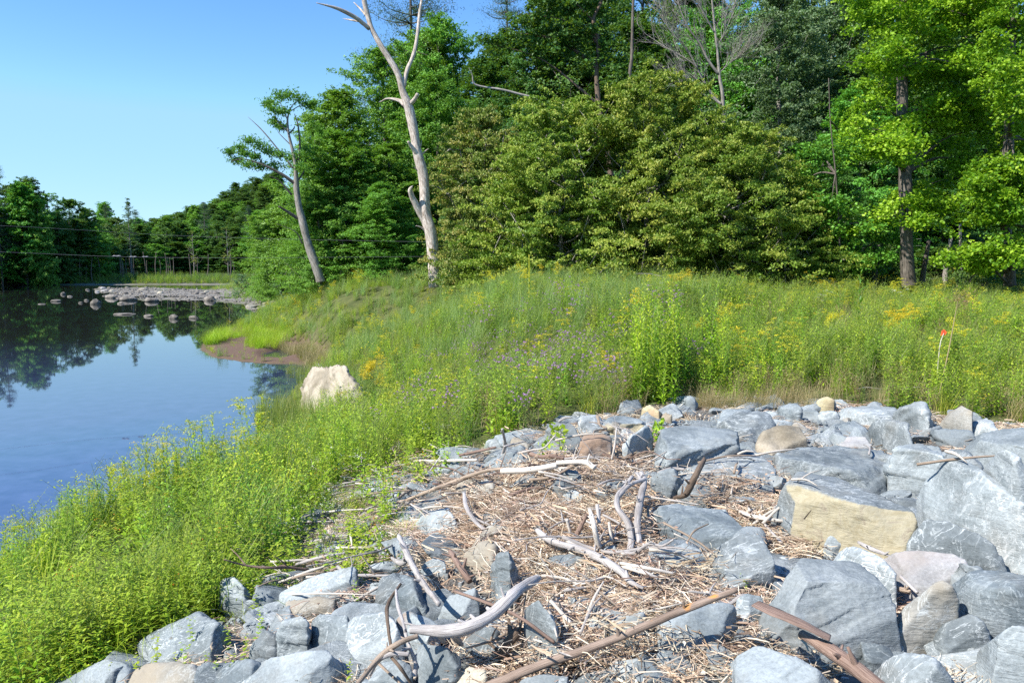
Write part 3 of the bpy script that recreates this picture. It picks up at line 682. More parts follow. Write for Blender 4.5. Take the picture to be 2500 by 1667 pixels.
for i in range(34):
    dx = random.uniform(-20, 560); d = np.interp(dx, [0, 200, 400, 560], [147, 158, 168, 172]) + random.uniform(0, 6)
    p = at(*D_(dx, 640), d); o = link('tree_trunk', fst, None, (p[0], d, float(G0(p[0], d)))); o.rotation_euler = (random.uniform(-.08, .08), random.uniform(-.1, .1), i); s = random.uniform(.6, 1.0); o.scale = (s, s, s * .5)
    tag(o, 'pale trunk at the water side of the far wood', 'tree trunk', 'pale trunks on the far bank')

# ------------------------------------------------------------------ the bleached dead tree
def zz_tube(mb, zf, pts, rad, depth, dy=0, sides=10, n=None, rough=.12, seed=0, m=0):
    P = [at(*ZF[zf](x, y), depth + (dy * i / max(1, len(pts) - 1))) for i, (x, y) in enumerate(pts)]
    R = [r / 2.351 / FPX * depth for r in rad]
    tube(mb, P, R, sides, n or len(pts) * 5, rough, seed, m=m); return P
SD = 33.0
snag = empty('dead_tree', tuple(at(*Z2(1318, 1565), SD)[:2]) + (float(G0(at(*Z2(1318, 1565), SD)[0], SD)),))
org = Vector(snag.location)
def rel(me): me.transform(Matrix.Translation(-org)); return me
mb = MB(); zz_tube(mb, 2, [(1325, 1650), (1318, 1565), (1310, 1450), (1300, 1350), (1268, 1230), (1262, 1120), (1250, 1000), (1225, 900), (1205, 780), (1185, 680), (1165, 600), (1135, 520), (1110, 430), (1060, 340), (1010, 260), (960, 170), (935, 90), (915, 0), (905, -90), (885, -170)],
                   [40, 36, 34, 36, 35, 29, 28, 27, 26, 26, 26, 20, 18, 16, 16, 15, 14, 13, 9, 4], SD, 0, 16, 150, .16, 4)
link('trunk', rel(mb.mesh('trunk', M['snag'], True)), snag)
for i, (pts, rad, dy) in enumerate([([(945, 165), (860, 100), (760, 50), (640, 18)], [13, 11, 8, 2], -1.2), ([(885, 125), (830, 115), (792, 108)], [5, 4, 1], .6), ([(925, 90), (895, 55), (855, 15)], [7, 5, 2], .5),
                                    ([(1140, 500), (1160, 410), (1200, 310), (1220, 200), (1232, 80), (1245, 0), (1255, -90), (1250, -160)], [13, 12, 11, 9, 8, 7, 5, 2], 1.5),
                                    ([(1175, 600), (1200, 575), (1222, 540)], [15, 12, 10], -.3), ([(1150, 605), (1120, 580), (1050, 567), (1003, 588)], [16, 11, 5, 2], .5), ([(1245, 920), (1200, 860), (1165, 812)], [18, 13, 6], -.4),
                                    ([(1280, 1300), (1225, 1200), (1190, 1130), (1180, 1090), (1192, 1068)], [24, 20, 17, 12, 3], -.6), ([(1250, 885), (1270, 865), (1284, 855)], [5, 4, 2], 0), ([(1240, 840), (1244, 805)], [4, 1], 0), ([(1275, 1330), (1240, 1305), (1212, 1296)], [8, 5, 2], -.3), ([(1225, 985), (1190, 943)], [5, 1], -.2)]):
    mb = MB(); zz_tube(mb, 2, pts, rad, SD, dy, 10, None, .14, i + 9); link('branch', rel(mb.mesh('branch', M['snag'], True)), snag)
tag(snag, 'tall bleached leafless dead tree with forked top standing at the meadow edge', 'dead tree')

# ------------------------------------------------------------------ the leaning tree with three tufts of leaves
LD = 42.0
p0 = at(*Z2(655, 1580), LD); lt = empty('leaning_tree', (p0[0], p0[1], float(G0(p0[0], p0[1])))); org = Vector(lt.location)
mb = MB(); zz_tube(mb, 2, [(665, 1620), (650, 1565), (600, 1420), (560, 1270), (540, 1180), (525, 1060), (520, 950), (500, 850), (480, 760), (475, 680), (500, 610), (540, 575)], [27, 24, 22, 21, 18, 16, 10, 9, 7, 5, 3, 1.5], LD, 0, 10, 90, .12, 5)
link('trunk', rel(mb.mesh('trunk', M['barkl'], True)), lt)
for i, (pts, rad, dy) in enumerate([([(525, 1060), (440, 1000), (340, 950), (230, 915), (150, 925)], [11, 9, 6, 4, 1.5], -1), ([(525, 1000), (545, 850), (535, 720), (515, 655)], [8, 6, 4, 2], .5), ([(510, 970), (430, 870), (330, 750), (248, 672)], [5, 4, 3, 1], .8),
                                    ([(500, 1120), (430, 1040), (370, 1010)], [7, 4, 2], -.5), ([(535, 1255), (475, 1215), (425, 1185)], [11, 8, 5], -.6), ([(560, 1400), (520, 1330), (410, 1285)], [4, 3, 1], -.5), ([(340, 950), (290, 880), (285, 860)], [4, 3, 1], .3),
                                    ([(480, 760), (420, 700), (380, 600)], [5, 3, 1], -.4), ([(480, 770), (510, 740), (515, 725)], [5, 4, 2], .2), ([(475, 690), (450, 630), (420, 560)], [4, 2, 1], .4), ([(490, 640), (560, 600), (600, 600)], [3, 2, 1], .3), ([(490, 830), (430, 770), (415, 745)], [3, 2, 1], .2), ([(525, 1050), (570, 980), (575, 900)], [6, 4, 2], .4)]):
    mb = MB(); zz_tube(mb, 2, pts, rad, LD, dy, 6, None, .1, i + 3); link('branch', rel(mb.mesh('branch', M['bark'], True)), lt)
cb = MB(); r = np.random.default_rng(5)
for (x, y, s) in [(380, 590, 45), (430, 550, 42), (490, 548, 45), (550, 572, 42), (600, 605, 34), (400, 630, 42), (450, 640, 30), (400, 700, 32), (440, 730, 30), (360, 600, 22), (620, 590, 16),
                  (140, 872, 26), (200, 850, 36), (255, 805, 36), (320, 835, 42), (370, 872, 36), (185, 920, 36), (250, 945, 40), (320, 955, 36), (400, 950, 42), (430, 885, 30), (500, 905, 40), (560, 895, 40), (580, 860, 30), (230, 880, 30), (290, 900, 26), (560, 960, 36)]:
    c = at(*Z2(x, y), LD + r.uniform(-.7, .7)); s = s / 2.351 / FPX * LD; n = 150
    n = 260; g = r.normal(size=(n, 3)) * s * .6; g[:, 2] *= .6
    leaves(cb, c + g, .17, .38, .35, 0, np.full(n, .5), r, .3)
link('crown', rel(cb.mesh('crown', M['ash'])), lt)
tag(lt, 'leaning thin crowned tree with a pale forking trunk at the river end of the wood', 'tree')

# ------------------------------------------------------------------ bare trees in the wood
def bare_tree(name, base, lean, H, seed, r0, m, spread=.5, depth_=5, label='', nb=3, shorten=.72):
    r = np.random.default_rng(seed); tb = MB(); bb = MB()
    def grow(p, d, L, rad, lev):
        n = 4; P = [p]; q = p; dd = d
        for _ in range(n):
            dd = dd + r.normal(0, .10, 3) + [0, 0, .05]; dd = dd / np.linalg.norm(dd); q = q + dd * L / n; P.append(q)
        tube(tb if lev == 0 else bb, P, np.linspace(rad, rad * .55, n + 1), 7 if lev < 2 else (4 if lev < 4 else 3), n * (3 if lev < 2 else 1), .05, seed, cap=lev == 0)
        if lev < depth_:
            for k in range(nb + (lev == 0)):
                i = r.integers(1, n + 1) if k else n
                s = r.normal(size=3); s[1] *= .6; nd = dd + s / np.linalg.norm(s) * spread; nd[2] += .15; nd /= np.linalg.norm(nd)
                grow(np.array(P[i]), nd, L * shorten * r.uniform(.75, 1.1), rad * (.62 if k else .75), lev + 1)
    grow(np.zeros(3), np.array(lean, float) / np.linalg.norm(lean), H, r0, 0)
    o = empty(name, base); link('trunk', tb.mesh('trunk', M[m], True), o); link('branches', bb.mesh('branches', M['twig'], True), o)
    return tag(o, label, 'dead tree' if 'dead' in name or 'bare' in name else 'tree')
BD = 36.0
p = at(*Z3(612, 640), BD); bt = empty('bare_tree', (p[0], BD, float(G0(p[0], BD)))); org = Vector(bt.location)
tb = MB(); bb = MB(); r = np.random.default_rng(77)
def twigs(p, d, L, rad, lev):
    P = [p]; q = p
    for _ in range(4):
        d = d + r.normal(0, .09, 3) + [0, 0, .07]; d = d / np.linalg.norm(d); q = q + d * L / 4; P.append(q)
    tube(bb, P, np.linspace(rad, rad * .5, 5), 3, cap=False)
    if lev:
        for k in range(4): 
            nd = d + r.normal(0, .34, 3); twigs(np.array(P[1 + k]), nd / np.linalg.norm(nd), L * r.uniform(.5, .75), rad * .6, lev - 1)
zz_tube(tb, 3, [(640, 1500), (630, 900), (622, 560), (605, 450), (592, 300), (575, 150), (560, 0), (550, -120)], [13, 12, 10, 8.5, 7, 6, 5, 3], BD, 0, 8, None, .08, 2)
for pts, rad in [([(615, 600), (580, 570), (520, 480), (465, 380), (380, 320), (290, 270), (200, 210)], [9, 8, 7, 5, 4, 3, 1.5]), ([(600, 430), (540, 350), (490, 250), (430, 170), (380, 60), (350, -60)], [8, 7, 5.5, 4.5, 3.5, 2]),
                 ([(480, 400), (420, 290), (340, 200), (270, 100), (230, 0)], [5, 4, 3, 2.5, 1.5]), ([(575, 190), (520, 90), (470, 0), (450, -80)], [5, 4, 3, 2]), ([(595, 260), (650, 150), (690, 40)], [3, 2, 1.2]), ([(540, 490), (440, 470), (350, 460)], [4, 3, 1.5]), ([(602, 420), (680, 350), (730, 320)], [2.5, 2, 1])]:
    P = np.array(zz_tube(tb, 3, pts, rad, BD, r.uniform(-.8, .8), 6, None, .08, 3)); PC = catmull(P, 22)
    for k in range(3, len(PC)):
        t = PC[k] - PC[k - 1]; t /= np.linalg.norm(t); nd = t * .8 + r.normal(0, .38, 3) + [-.12, 0, .25]; twigs(PC[k], nd / np.linalg.norm(nd), r.uniform(.6, 1.25), .011, 2)
link('trunk', rel(tb.mesh('trunk', M['barkl'], True)), bt); link('branches', rel(bb.mesh('branches', M['twig'], True)), bt)
tag(bt, 'bare grey tree with a fan of fine leafless twigs behind the yellowing beeches', 'dead tree')
mb = MB(); P = zz_tube(mb, 2, [(1960, 625), (1900, 570), (1800, 540), (1700, 515), (1600, 500), (1545, 480), (1535, 430), (1515, 390)], [6, 7, 6, 6, 5, 5, 3, 1], 36, -.5, 7, None, .1, 2)
zz_tube(mb, 2, [(1960, 625), (2060, 690), (2140, 790)], [7, 7, 6], 36, 2, 7, None, .1, 2)
tag(link('leaning_dead_trunk', mb.mesh('leaning_dead_trunk', M['twig'], True)), 'pale leafless limb reaching left out of the crowns above the beeches', 'dead tree')
# dark tall trunk breaking into crown at top centre
def trunk_px(zf, pts, rad, d, m, label, crown=None, leafm='dark', leaf=.16, name='tree', nper=200, spraydz=.18, extra=()):
    P0 = at(*ZF[zf](*pts[0]), d); o = empty(name, (P0[0], P0[1], float(G0(P0[0], P0[1])))); global org; org = Vector(o.location)
    mb = MB(); PT = zz_tube(mb, zf, pts, rad, d, 0, 12, len(pts) * 10, .12, int(pts[0][0])); link('trunk', rel(mb.mesh('trunk', M[m], True)), o)
    r = np.random.default_rng(int(pts[0][0])); 
    if crown:
        cb = MB(); lb = MB(); PA = np.array(PT)
        for (x, y, rx, ry, dz) in crown:
            c = at(*ZF[zf](x, y), d + dz); sx = rx / 2.351 / FPX * d; sz = ry / 2.351 / FPX * d
            nn = int(nper * max(3, sx * sx * 6))
            nsub = max(7, int(sx * sx * 15)); sub = r.normal(size=(nsub, 3)) * [sx * .6, sx * .5, sz * .75]; sub[:, 2] -= .25 * np.hypot(sub[:, 0], sub[:, 1])
            for s in sub:
                kk = nn // nsub + 1; rs = r.uniform(.10, .28)
                g = s + r.normal(size=(kk, 3)) * [rs, rs, .09]
                g[:, 2] -= (.12 * (g[:, 0] ** 2 + g[:, 1] ** 2) / max(sx, .3)) * .5
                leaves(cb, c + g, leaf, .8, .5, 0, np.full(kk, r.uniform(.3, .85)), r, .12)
            a = PA[np.argmin(np.abs(PA[:, 2] - (c[2] - .4 * abs(c[0] - PA[:, 0].mean()))))]
            L = np.linalg.norm(c - a); tube(lb, [a, (a + c) / 2 + [0, 0, .1 * L], c - [0, 0, .05]], [min(.09, .02 + .014 * L), .03, .008], 5, 8, cap=False)
            for _ in range(4):
                e = c + r.normal(size=3) * [sx * .6, sx * .5, .05]; tube(lb, [c - [0, 0, .05], e], [.012, .004], 3, cap=False)
        link('branches', rel(lb.mesh('branches', M[m], True)), o); link('crown', rel(cb.mesh('crown', M[leafm])), o)
    return tag(o, label, 'tree')
CR1 = [(1380, 705, 110, 30, -1.5), (1500, 735, 130, 45, -1.8), (1600, 790, 130, 60, -2), (1500, 860, 90, 40, -1.2), (1700, 700, 130, 40, -1), (1780, 640, 130, 35, -.5), (1650, 870, 90, 40, -1.6), (1850, 640, 100, 35, .5), (1980, 700, 110, 40, .5),
       (2080, 735, 110, 40, 1), (2100, 560, 120, 40, 1), (1980, 590, 100, 35, 0), (1820, 330, 110, 45, -.5), (1930, 290, 110, 35, 0), (1540, 375, 90, 30, -1), (1450, 350, 90, 25, -1), (1620, 270, 110, 40, -1.5), (1700, 100, 130, 50, -1), (1850, 120, 150, 60, 0), (1650, 160, 100, 40, -1),
       (1800, 40, 150, 45, -.6), (1950, 50, 150, 50, .5), (2050, 100, 110, 40, .6), (1980, 380, 110, 40, .8), (1800, 480, 130, 40, 1.5), (1500, 500, 110, 40, 2), (1600, 600, 100, 30, 2.2), (1500, 120, 110, 60, 2.5), (1450, 30, 90, 40, 2), (1800, 820, 100, 30, 2.2), (1600, -60, 150, 60, 0), (1850, -90, 170, 60, 0), (1450, -80, 140, 60, 1), (2000, -60, 150, 60, 1),
       (1700, -220, 180, 80, 0), (1500, -240, 150, 80, 1), (1900, -260, 170, 80, .5), (1700, -400, 170, 90, 0), (1650, 1180, 120, 40, -1.6), (1750, 1230, 90, 30, -1.8), (1850, 1190, 120, 35, -1), (1980, 1160, 120, 35, -.5), (1700, 1130, 110, 30, .5), (1560, 1230, 60, 30, 1), (1400, 1290, 90, 25, 1.2), (1780, 1110, 70, 22, -1.5)]
rq = np.random.default_rng(31)
CR1 += [(rq.uniform(1400, 2100), rq.uniform(-120, 620), rq.uniform(70, 130), rq.uniform(28, 50), rq.uniform(-2.2, 2.5)) for _ in range(34)] + [(rq.uniform(1700, 2100), rq.uniform(600, 1100), rq.uniform(60, 100), rq.uniform(25, 40), rq.uniform(0, 2.5)) for _ in range(10)]
trunk_px(3, [(1692, 1640), (1685, 1568), (1672, 1250), (1668, 1000), (1655, 700), (1650, 400), (1640, 100), (1630, -300), (1600, -600)], [44, 38, 35, 34, 30, 27, 24, 18, 8], 27.0, 'bark',
         'big maple with a thick rough trunk and layered lime green sprays', CR1, 'maple', .115, 'maple_tree')
CR2 = [(2220, 380, 100, 40, -1), (2300, 440, 100, 45, -1.4), (2200, 300, 90, 30, 0), (2150, 60, 110, 60, 0), (2230, 130, 90, 50, .4), (2300, 250, 80, 40, .5), (2280, 560, 80, 30, -.5), (2300, 940, 90, 35, -1.4), (2240, 925, 60, 25, -1), (2150, 1060, 110, 45, -1), (2240, 1110, 120, 55, -1.5), (2320, 1180, 90, 50, -1.5),
       (2150, 1180, 110, 40, -.6), (2120, 1250, 80, 30, 0), (2200, 1400, 120, 40, -1.5), (2310, 1440, 100, 50, -1.8), (2080, 1430, 100, 30, -1.2), (1960, 1480, 90, 30, -1), (2100, 1500, 90, 25, -1), (2400, 1050, 120, 60, -1), (2420, 1350, 130, 60, -1.4), (2420, 700, 120, 60, -1), (2450, 350, 130, 60, -1), (2250, -60, 130, 60, 0), (2400, 100, 130, 60, 0),
       (2350, -180, 170, 80, 0), (2150, -200, 150, 80, .5), (2300, -380, 170, 90, 0), (2380, 820, 100, 40, .8), (2200, 820, 80, 30, 1.5), (2150, 680, 80, 30, 1.6)]
CR2 += [(rq.uniform(2100, 2500), rq.uniform(-120, 1500), rq.uniform(60, 110), rq.uniform(28, 50), rq.uniform(-2, 2)) for _ in range(40)]
trunk_px(3, [(2275, 1640), (2268, 1568), (2250, 1300), (2262, 800), (2270, 500), (2285, 200), (2290, -100), (2300, -500)], [34, 30, 27, 25, 22, 20, 15, 7], 25.5, 'bark', 'maple with bright leaf layers down to the weeds at the right edge', CR2, 'maple', .115, 'maple_tree')
CR3 = [(1500, 1300, 130, 50, 0), (1380, 1290, 110, 40, .5), (1250, 1130, 90, 40, 0), (1560, 1450, 90, 60, 0), (1480, 1420, 80, 60, .4), (1600, 1350, 70, 50, .6), (1180, 950, 120, 50, 1), (1100, 1020, 90, 40, 1), (1300, 1420, 90, 40, .5), (1380, 1500, 90, 40, 0), (1250, 1300, 60, 30, 0), (1150, 880, 110, 40, 1), (1300, 800, 80, 40, 1), (1180, 1540, 70, 30, 0), (1320, 1180, 70, 30, .5)]
trunk_px(3, [(1300, 1640), (1300, 1560), (1290, 1300), (1270, 1000), (1240, 700), (1230, 450)], [6, 6, 5, 4, 3, 2], 28.0, 'bark', 'thin young tree with dull green layered leaves left of the big maple trunk', CR3, 'ash', .12, 'young_tree')
CR4 = [(1900, 80, 130, 60, 0), (2080, 40, 110, 60, .5), (2250, 60, 90, 50, .5), (1880, 200, 120, 50, .6), (2020, 260, 110, 50, 0), (2230, 240, 110, 40, .4), (1750, 180, 90, 50, .5), (2150, 150, 90, 40, -.5), (2330, 330, 80, 40, 0), (1620, 240, 80, 40, 0), (2000, -40, 150, 60, 0), (2200, -80, 150, 60, 0)]
trunk_px(2, [(2330, 1600), (2330, 1000), (2260, 600), (2250, 380), (2260, 250), (2230, 120), (2280, 0), (2290, -140)], [18, 18, 15, 12, 11, 9, 7, 4], 39.0, 'darkw', 'dark crooked tree with ragged crown at the top centre of the view', CR4, 'dark', .17, 'crooked_tree', 150)
trunk_px(3, [(85, 1620), (85, 1000), (88, 470), (100, 330), (105, 100), (112, -80)], [14, 13, 10, 9, 8, 6], 37.0, 'bark', 'straight mottled trunk rising above the largest beech', None, name='tree_trunk')

# ------------------------------------------------------------------ riprap boulders, each its own stone
ROCKV = []; ROCKF = []; _rn = 0
DGl = None
def finish_rock(me, voxel, amp, seed, org, rnd=0.0):
    "even mesh over the hull, then fractured relief"
    o = bpy.data.objects.new('tmp', me); COL.objects.link(o)
    md = o.modifiers.new('r', 'REMESH'); md.mode = 'VOXEL'; md.voxel_size = voxel; md.use_smooth_shade = True
    dg = bpy.context.evaluated_depsgraph_get(); ev = o.evaluated_get(dg)
    m2 = bpy.data.meshes.new_from_object(ev); bpy.data.objects.remove(o)
    n = len(m2.vertices); V = np.empty(n * 3, np.float32); m2.vertices.foreach_get('co', V); V = V.reshape(-1, 3).astype(float)
    N = np.empty(n * 3, np.float32); m2.vertices.foreach_get('normal', N); N = N.reshape(-1, 3)
    q = V + seed * 3.1
    if rnd == 0:
        # bedding planes: a slanted direction along which the stone splits
        r = np.random.default_rng(seed); bd = np.array([r.normal() * .35, r.normal() * .35, 1.0]); bd /= np.linalg.norm(bd)
        lay = (V @ bd) * 16 + 1.4 * fbm(q * 1.6, 3, seed)
        fl = np.floor(lay); fr = lay - fl; st = hsh(fl.astype(np.int64), np.zeros(n, np.int64), np.zeros(n, np.int64), seed) 
        side = 1 - np.abs(N @ bd)
        d = amp * .55 * fbm(q * 2.6, 3, seed) + amp * (st - .5) * 1.6 * side * np.clip(fbm(q * 2.2, 2, seed + 5) * 2 + .8, 0, 1.5)
        k = fbm(q * 5.5, 2, seed + 3); ks = np.round(k * 3) / 3; d = d + amp * .38 * ks + amp * .28 * fbm(q * 14, 2, seed + 8)
    else:
        d = amp * fbm(q * 3, 3, seed)
    V = V + N * d[:, None]
    m2.vertices.foreach_set('co', V.astype(np.float32).ravel())
    return m2, V, N
def hull_mesh(P, more=None, chop=0, seed=0):
    bm = bmesh.new()
    for p in P: bm.verts.new(p)
    res = bmesh.ops.convex_hull(bm, input=list(bm.verts))
    bmesh.ops.delete(bm, geom=[v for v in bm.verts if not v.link_faces], context='VERTS')
    r = np.random.default_rng(seed)
    for k in range(chop):       # knock corners and edges off along flat planes
        V = np.array([v.co[:] for v in bm.verts]); c = V.mean(0); nn = r.normal(size=3); nn[2] = abs(nn[2]) * .8; nn /= np.linalg.norm(nn)
        s = ((V - c) @ nn); mx = s.max(); off = mx * r.uniform(.80, .93)
        bmesh.ops.bisect_plane(bm, geom=bm.verts[:] + bm.edges[:] + bm.faces[:], plane_co=c + nn * off, plane_no=nn, clear_outer=True)
        bd_ = [e for e in bm.edges if e.is_boundary]
        if bd_: bmesh.ops.holes_fill(bm, edges=bd_, sides=0)
    if more is not None:
        vs_ = [bm.verts.new(p) for p in more]; bmesh.ops.convex_hull(bm, input=vs_); bmesh.ops.delete(bm, geom=[v for v in bm.verts if not v.link_faces], context='VERTS')
    me = bpy.data.meshes.new('h'); bm.to_mesh(me); bm.free(); return me
RS = []; RH = .05
GD = G
def rock(zf, pts, m, label, group=None, name='boulder', amp=.02, tint=None, cat='rock', vs=1.0, rnd=0.0, far_=False, also=None):
    global _rn
    _rn += 1
    P = []
    # height from the stone's apparent size: what is not depth seen from above is height
    uv = np.array([ZF[zf](x, y) for x, y, h in pts]); hs = np.array([h for x, y, h in pts]); kb = int(np.argmax(uv[:, 1]))
    pb = hit(uv[kb, 0], uv[kb, 1], hs[kb]); db = np.linalg.norm(pb - EYE); al = math.asin((4 - pb[2]) / db)
    E_ = np.ptp(uv[:, 1]) / FPX * db; W_ = np.ptp(uv[:, 0]) / FPX * db
    Ha = max(.45 * E_, (E_ - .75 * W_ * math.sin(al)) / math.cos(al)); hm = hs.min(); f_ = min(1.15, Ha / max(.03, hs.max() - hm))
    pts = [(x, y, .03 + hm * .95 + (h - hm) * f_) for x, y, h in pts]
    for (x, y, h) in pts:
        p = hit(*ZF[zf](x, y), h + RH, GD if zf != 0 and not far_ else None); P.append(p)
    P = np.array(P); c = P.mean(0); dist_ = np.linalg.norm(c - EYE)
    Q = [P]
    # the hidden lower part, sunk into the bank, and a little depth away from view
    for p, (x, y, h) in zip(P, pts):
        g = float(G0(p[0], p[1])); b = np.array([p[0], p[1], g - .12]); b[:2] = c[:2] + (b[:2] - c[:2]) * (1.16 if h > .1 else 1.0)
        Q.append(b[None])
        if h > .12: Q.append(np.array([[c[0] + (p[0] - c[0]) * .95, p[1] + .12 + .25 * h, g + h * .4]]))
    Q = np.vstack(Q); org = np.array([c[0], c[1], float(G0(c[0], c[1]))])
    mo = None
    if also:
        mo = np.array([hit(*ZF[zf](x, y), h) for x, y, h in also]); m3 = mo.copy(); m3[:, 2] = [float(G0(a_[0], a_[1])) - .12 for a_ in mo]; mo = np.vstack([mo, m3, mo + [0, .35, -.2]]) - org
    me = hull_mesh(Q - org, mo, 0 if (rnd or also) else 9, _rn)
    vx = max(.010, .0022 * dist_) * vs
    me2, V, N = finish_rock(me, vx, amp * min(1.6, dist_ / 6), _rn + 40, org, rnd)
    tn = np.zeros(len(V), np.float32)
    if tint is not None: 
        s = V @ np.array(tint[:3]) ; k = N @ (np.array(tint[3:6]) / np.linalg.norm(tint[3:6])); tn = (sst(.45, .6, k + .04 * fbm(V * 6, 2, 1))).astype(np.float32)
    me2.attributes.new('tint', 'FLOAT', 'POINT').data.foreach_set('value', tn)
    me2.polygons.foreach_set('use_smooth', np.ones(len(me2.polygons), bool))
    me2.materials.clear(); me2.materials.append(M[m])
    o = link(name, me2, None, org); tag(o, label, cat, group)
    RS.append((o, V + org)); return o

rock(7, [(270,345,.34),(450,320,.36),(600,335,.36),(700,330,.33),(712,410,.3),(520,410,.33),(255,420,.33),(245,500,.1),(255,565,0),(380,570,0),(500,520,0),(690,480,0)], 'slate', 'blocky grey boulder with a flat gravel strewn top and sheer front')
rock(7, [(590,290,.3),(680,245,.42),(870,240,.42),(940,280,.38),(948,330,.2),(870,370,0),(740,400,0),(600,330,.1)], 'slate', 'smooth topped grey boulder behind the gravel topped block')
rock(7, [(640,225,.3),(790,230,.3),(800,260,.25),(600,290,.1),(610,250,.2)], 'slate', 'low grey slab tucked at the weeds behind the smooth topped boulder')
rock(7, [(945,195,.3),(1040,183,.35),(1080,215,.3),(1085,265,0),(1000,275,0),(930,270,0)], 'darks', 'upright streaky slate standing at the edge of the weeds')
rock(7, [(1280,235,.22),(1580,205,.26),(1615,240,.26),(1600,270,.15),(1480,290,0),(1380,260,.05),(1280,260,.05)], 'pale', 'wide flat pale slab lying along the weeds')
rock(7, [(1600,225,.3),(1770,185,.5),(1810,230,.45),(1835,300,.1),(1780,320,0),(1640,310,0),(1600,270,.1)], 'pale', 'peaked pale boulder beside the wide flat slab at the weeds')
rock(7, [(1490,275,.3),(1640,265,.35),(1730,340,.3),(1720,390,.2),(1650,415,.08),(1480,370,.08),(1480,330,.15)], 'slate', 'tilted slab with a dark hollow under its front edge')
rock(7, [(1860,305,.05),(1920,235,.25),(1990,205,.4),(2060,240,.35),(2070,290,.1),(2030,330,0),(1940,335,0)], 'brown', 'brownish weathered boulder against the weeds at the right', rnd=1, amp=.03)
rock(7, [(2030,320,.1),(2080,285,.3),(2150,275,.35),(2210,320,.3),(2200,345,.05),(2040,345,0)], 'pale', 'rounded pale grey stone right of the brownish boulder')
rock(7, [(1840,330,.25),(2050,345,.25),(2080,370,.2),(1930,420,0),(1850,390,0)], 'darks', 'long low slate below the brownish boulder')
rock(7, [(2000,400,.3),(2100,350,.4),(2250,330,.45),(2420,330,.45),(2440,470,.3),(2290,460,.25),(2170,490,.15),(2040,430,.2)], 'slate', 'broad slab cut by the right edge below the rounded pale stone')
rock(7, [(830,440,.08),(870,365,.25),(930,338,.32),(1060,340,.32),(1115,390,.25),(1115,440,.0),(900,490,0),(830,460,.03)], 'cream', 'lumpy cream white boulder among grey slates', amp=.035, rnd=1)
rock(7, [(1120,440,.02),(1150,425,.06),(1180,430,.06),(1185,445,0),(1130,450,0)], 'cream', 'small cream stone right of the lumpy white boulder', name='stone', rnd=1)
rock(7, [(1285,430,.05),(1340,380,.14),(1440,385,.14),(1490,430,.05),(1470,450,0),(1300,450,0)], 'pink', 'pinkish flat boulder on the chip covered ground', rnd=1)
rock(7, [(1225,400,.02),(1260,372,.08),(1325,375,.09),(1330,400,.03),(1290,415,0),(1230,412,0)], 'cobblet', 'tan oval stone left of the pinkish flat boulder', name='stone', rnd=1, amp=.01)
rock(7, [(900,490,.4),(990,450,.42),(1300,440,.42),(1590,455,.42),(1600,520,.36),(1480,620,.22),(1440,640,0),(1300,620,0),(1000,590,0),(910,510,.2)], 'slate', 'very long grey slab with a split layered front below the cream boulder', amp=.028)
rock(7, [(1600,460,.4),(1680,400,.5),(1830,385,.52),(1900,460,.45),(1890,500,.4),(1760,640,.05),(1590,635,.05),(1600,560,.2)], 'slate', 'bulky grey boulder right of the very long slab')
rock(7, [(1930,430,.45),(2000,430,.48),(2130,520,.35),(2080,560,.3),(1900,560,.2)], 'slate', 'wedge shaped slate sloping right between two big boulders')
rock(7, [(1770,640,.5),(1900,490,.8),(1960,480,.82),(2080,560,.75),(2200,650,.7),(2420,760,.6),(2420,920,.3),(2200,950,.15),(2060,890,.2),(1900,850,.3),(1800,800,.3)], 'pale', 'huge white scuffed peaked boulder at the right')
rock(7, [(2090,540,.55),(2200,470,.75),(2290,460,.8),(2440,520,.75),(2440,760,.45),(2280,690,.5),(2150,610,.5)], 'pale', 'tall pale boulder on the right edge behind the huge white scuffed one')
rock(7, [(930,650,.5),(1060,590,.55),(1250,605,.55),(1500,680,.5),(1740,830,.42),(1720,900,.3),(1660,1005,0),(1480,1000,0),(1040,850,.12),(960,800,.15),(1050,690,.52),(1400,770,.5),(1650,850,.45)], 'slate', 'big grey boulder with a sheer yellow brown front face', tint=(0,0,0, 0,-1,.12), amp=.018)
rock(7, [(1690,980,.2),(1780,850,.45),(1850,830,.5),(2050,890,.5),(2200,950,.45),(2290,1160,.1),(2150,1130,.05),(2000,1060,.1),(1750,1020,.05)], 'slate', 'speckled grey boulder in front of the huge white scuffed one')
rock(7, [(2195,965,.3),(2351,910,.4),(2440,920,.4),(2440,1000,.2),(2210,1000,.1)], 'darks', 'dark layered slate jutting in from the right edge')
rock(7, [(2210,1000,.2),(2440,1000,.25),(2440,1150,.0),(2290,1160,0),(2240,1080,.05)], 'ochre', 'yellowish stone under the dark slate at the right edge')
rock(7, [(1190,1010,0),(1230,940,.18),(1320,918,.2),(1390,960,.15),(1395,1000,0),(1250,1030,0)], 'slate', 'small grey stone in the twigs below the yellow brown face')
rock(7, [(1285,1050,.35),(1340,1010,.42),(1500,1060,.42),(1620,1100,.38),(1640,1180,.3),(1600,1285,0),(1500,1200,.15),(1300,1090,.2)], 'pale', 'white topped block between the two largest front slabs')
rock(7, [(1530,1030,.3),(1640,1010,.35),(2000,1050,.35),(2080,1100,.3),(1980,1180,.2),(1700,1310,0),(1620,1280,0),(1640,1130,.2)], 'pink', 'pinkish grey slab right of the white topped block')
rock(7, [(2000,1060,.3),(2090,1110,.32),(2190,1160,.27),(2050,1300,.05),(2000,1340,0),(1970,1200,.1)], 'pale', 'pale triangular slate behind the olive upright slab')
rock(7, [(2000,1180,.42),(2100,1160,.45),(2440,1170,.48),(2440,1260,.38),(2130,1275,.28),(2030,1230,.32)], 'darks', 'flat dark topped slab with deep shade under it at the right edge')
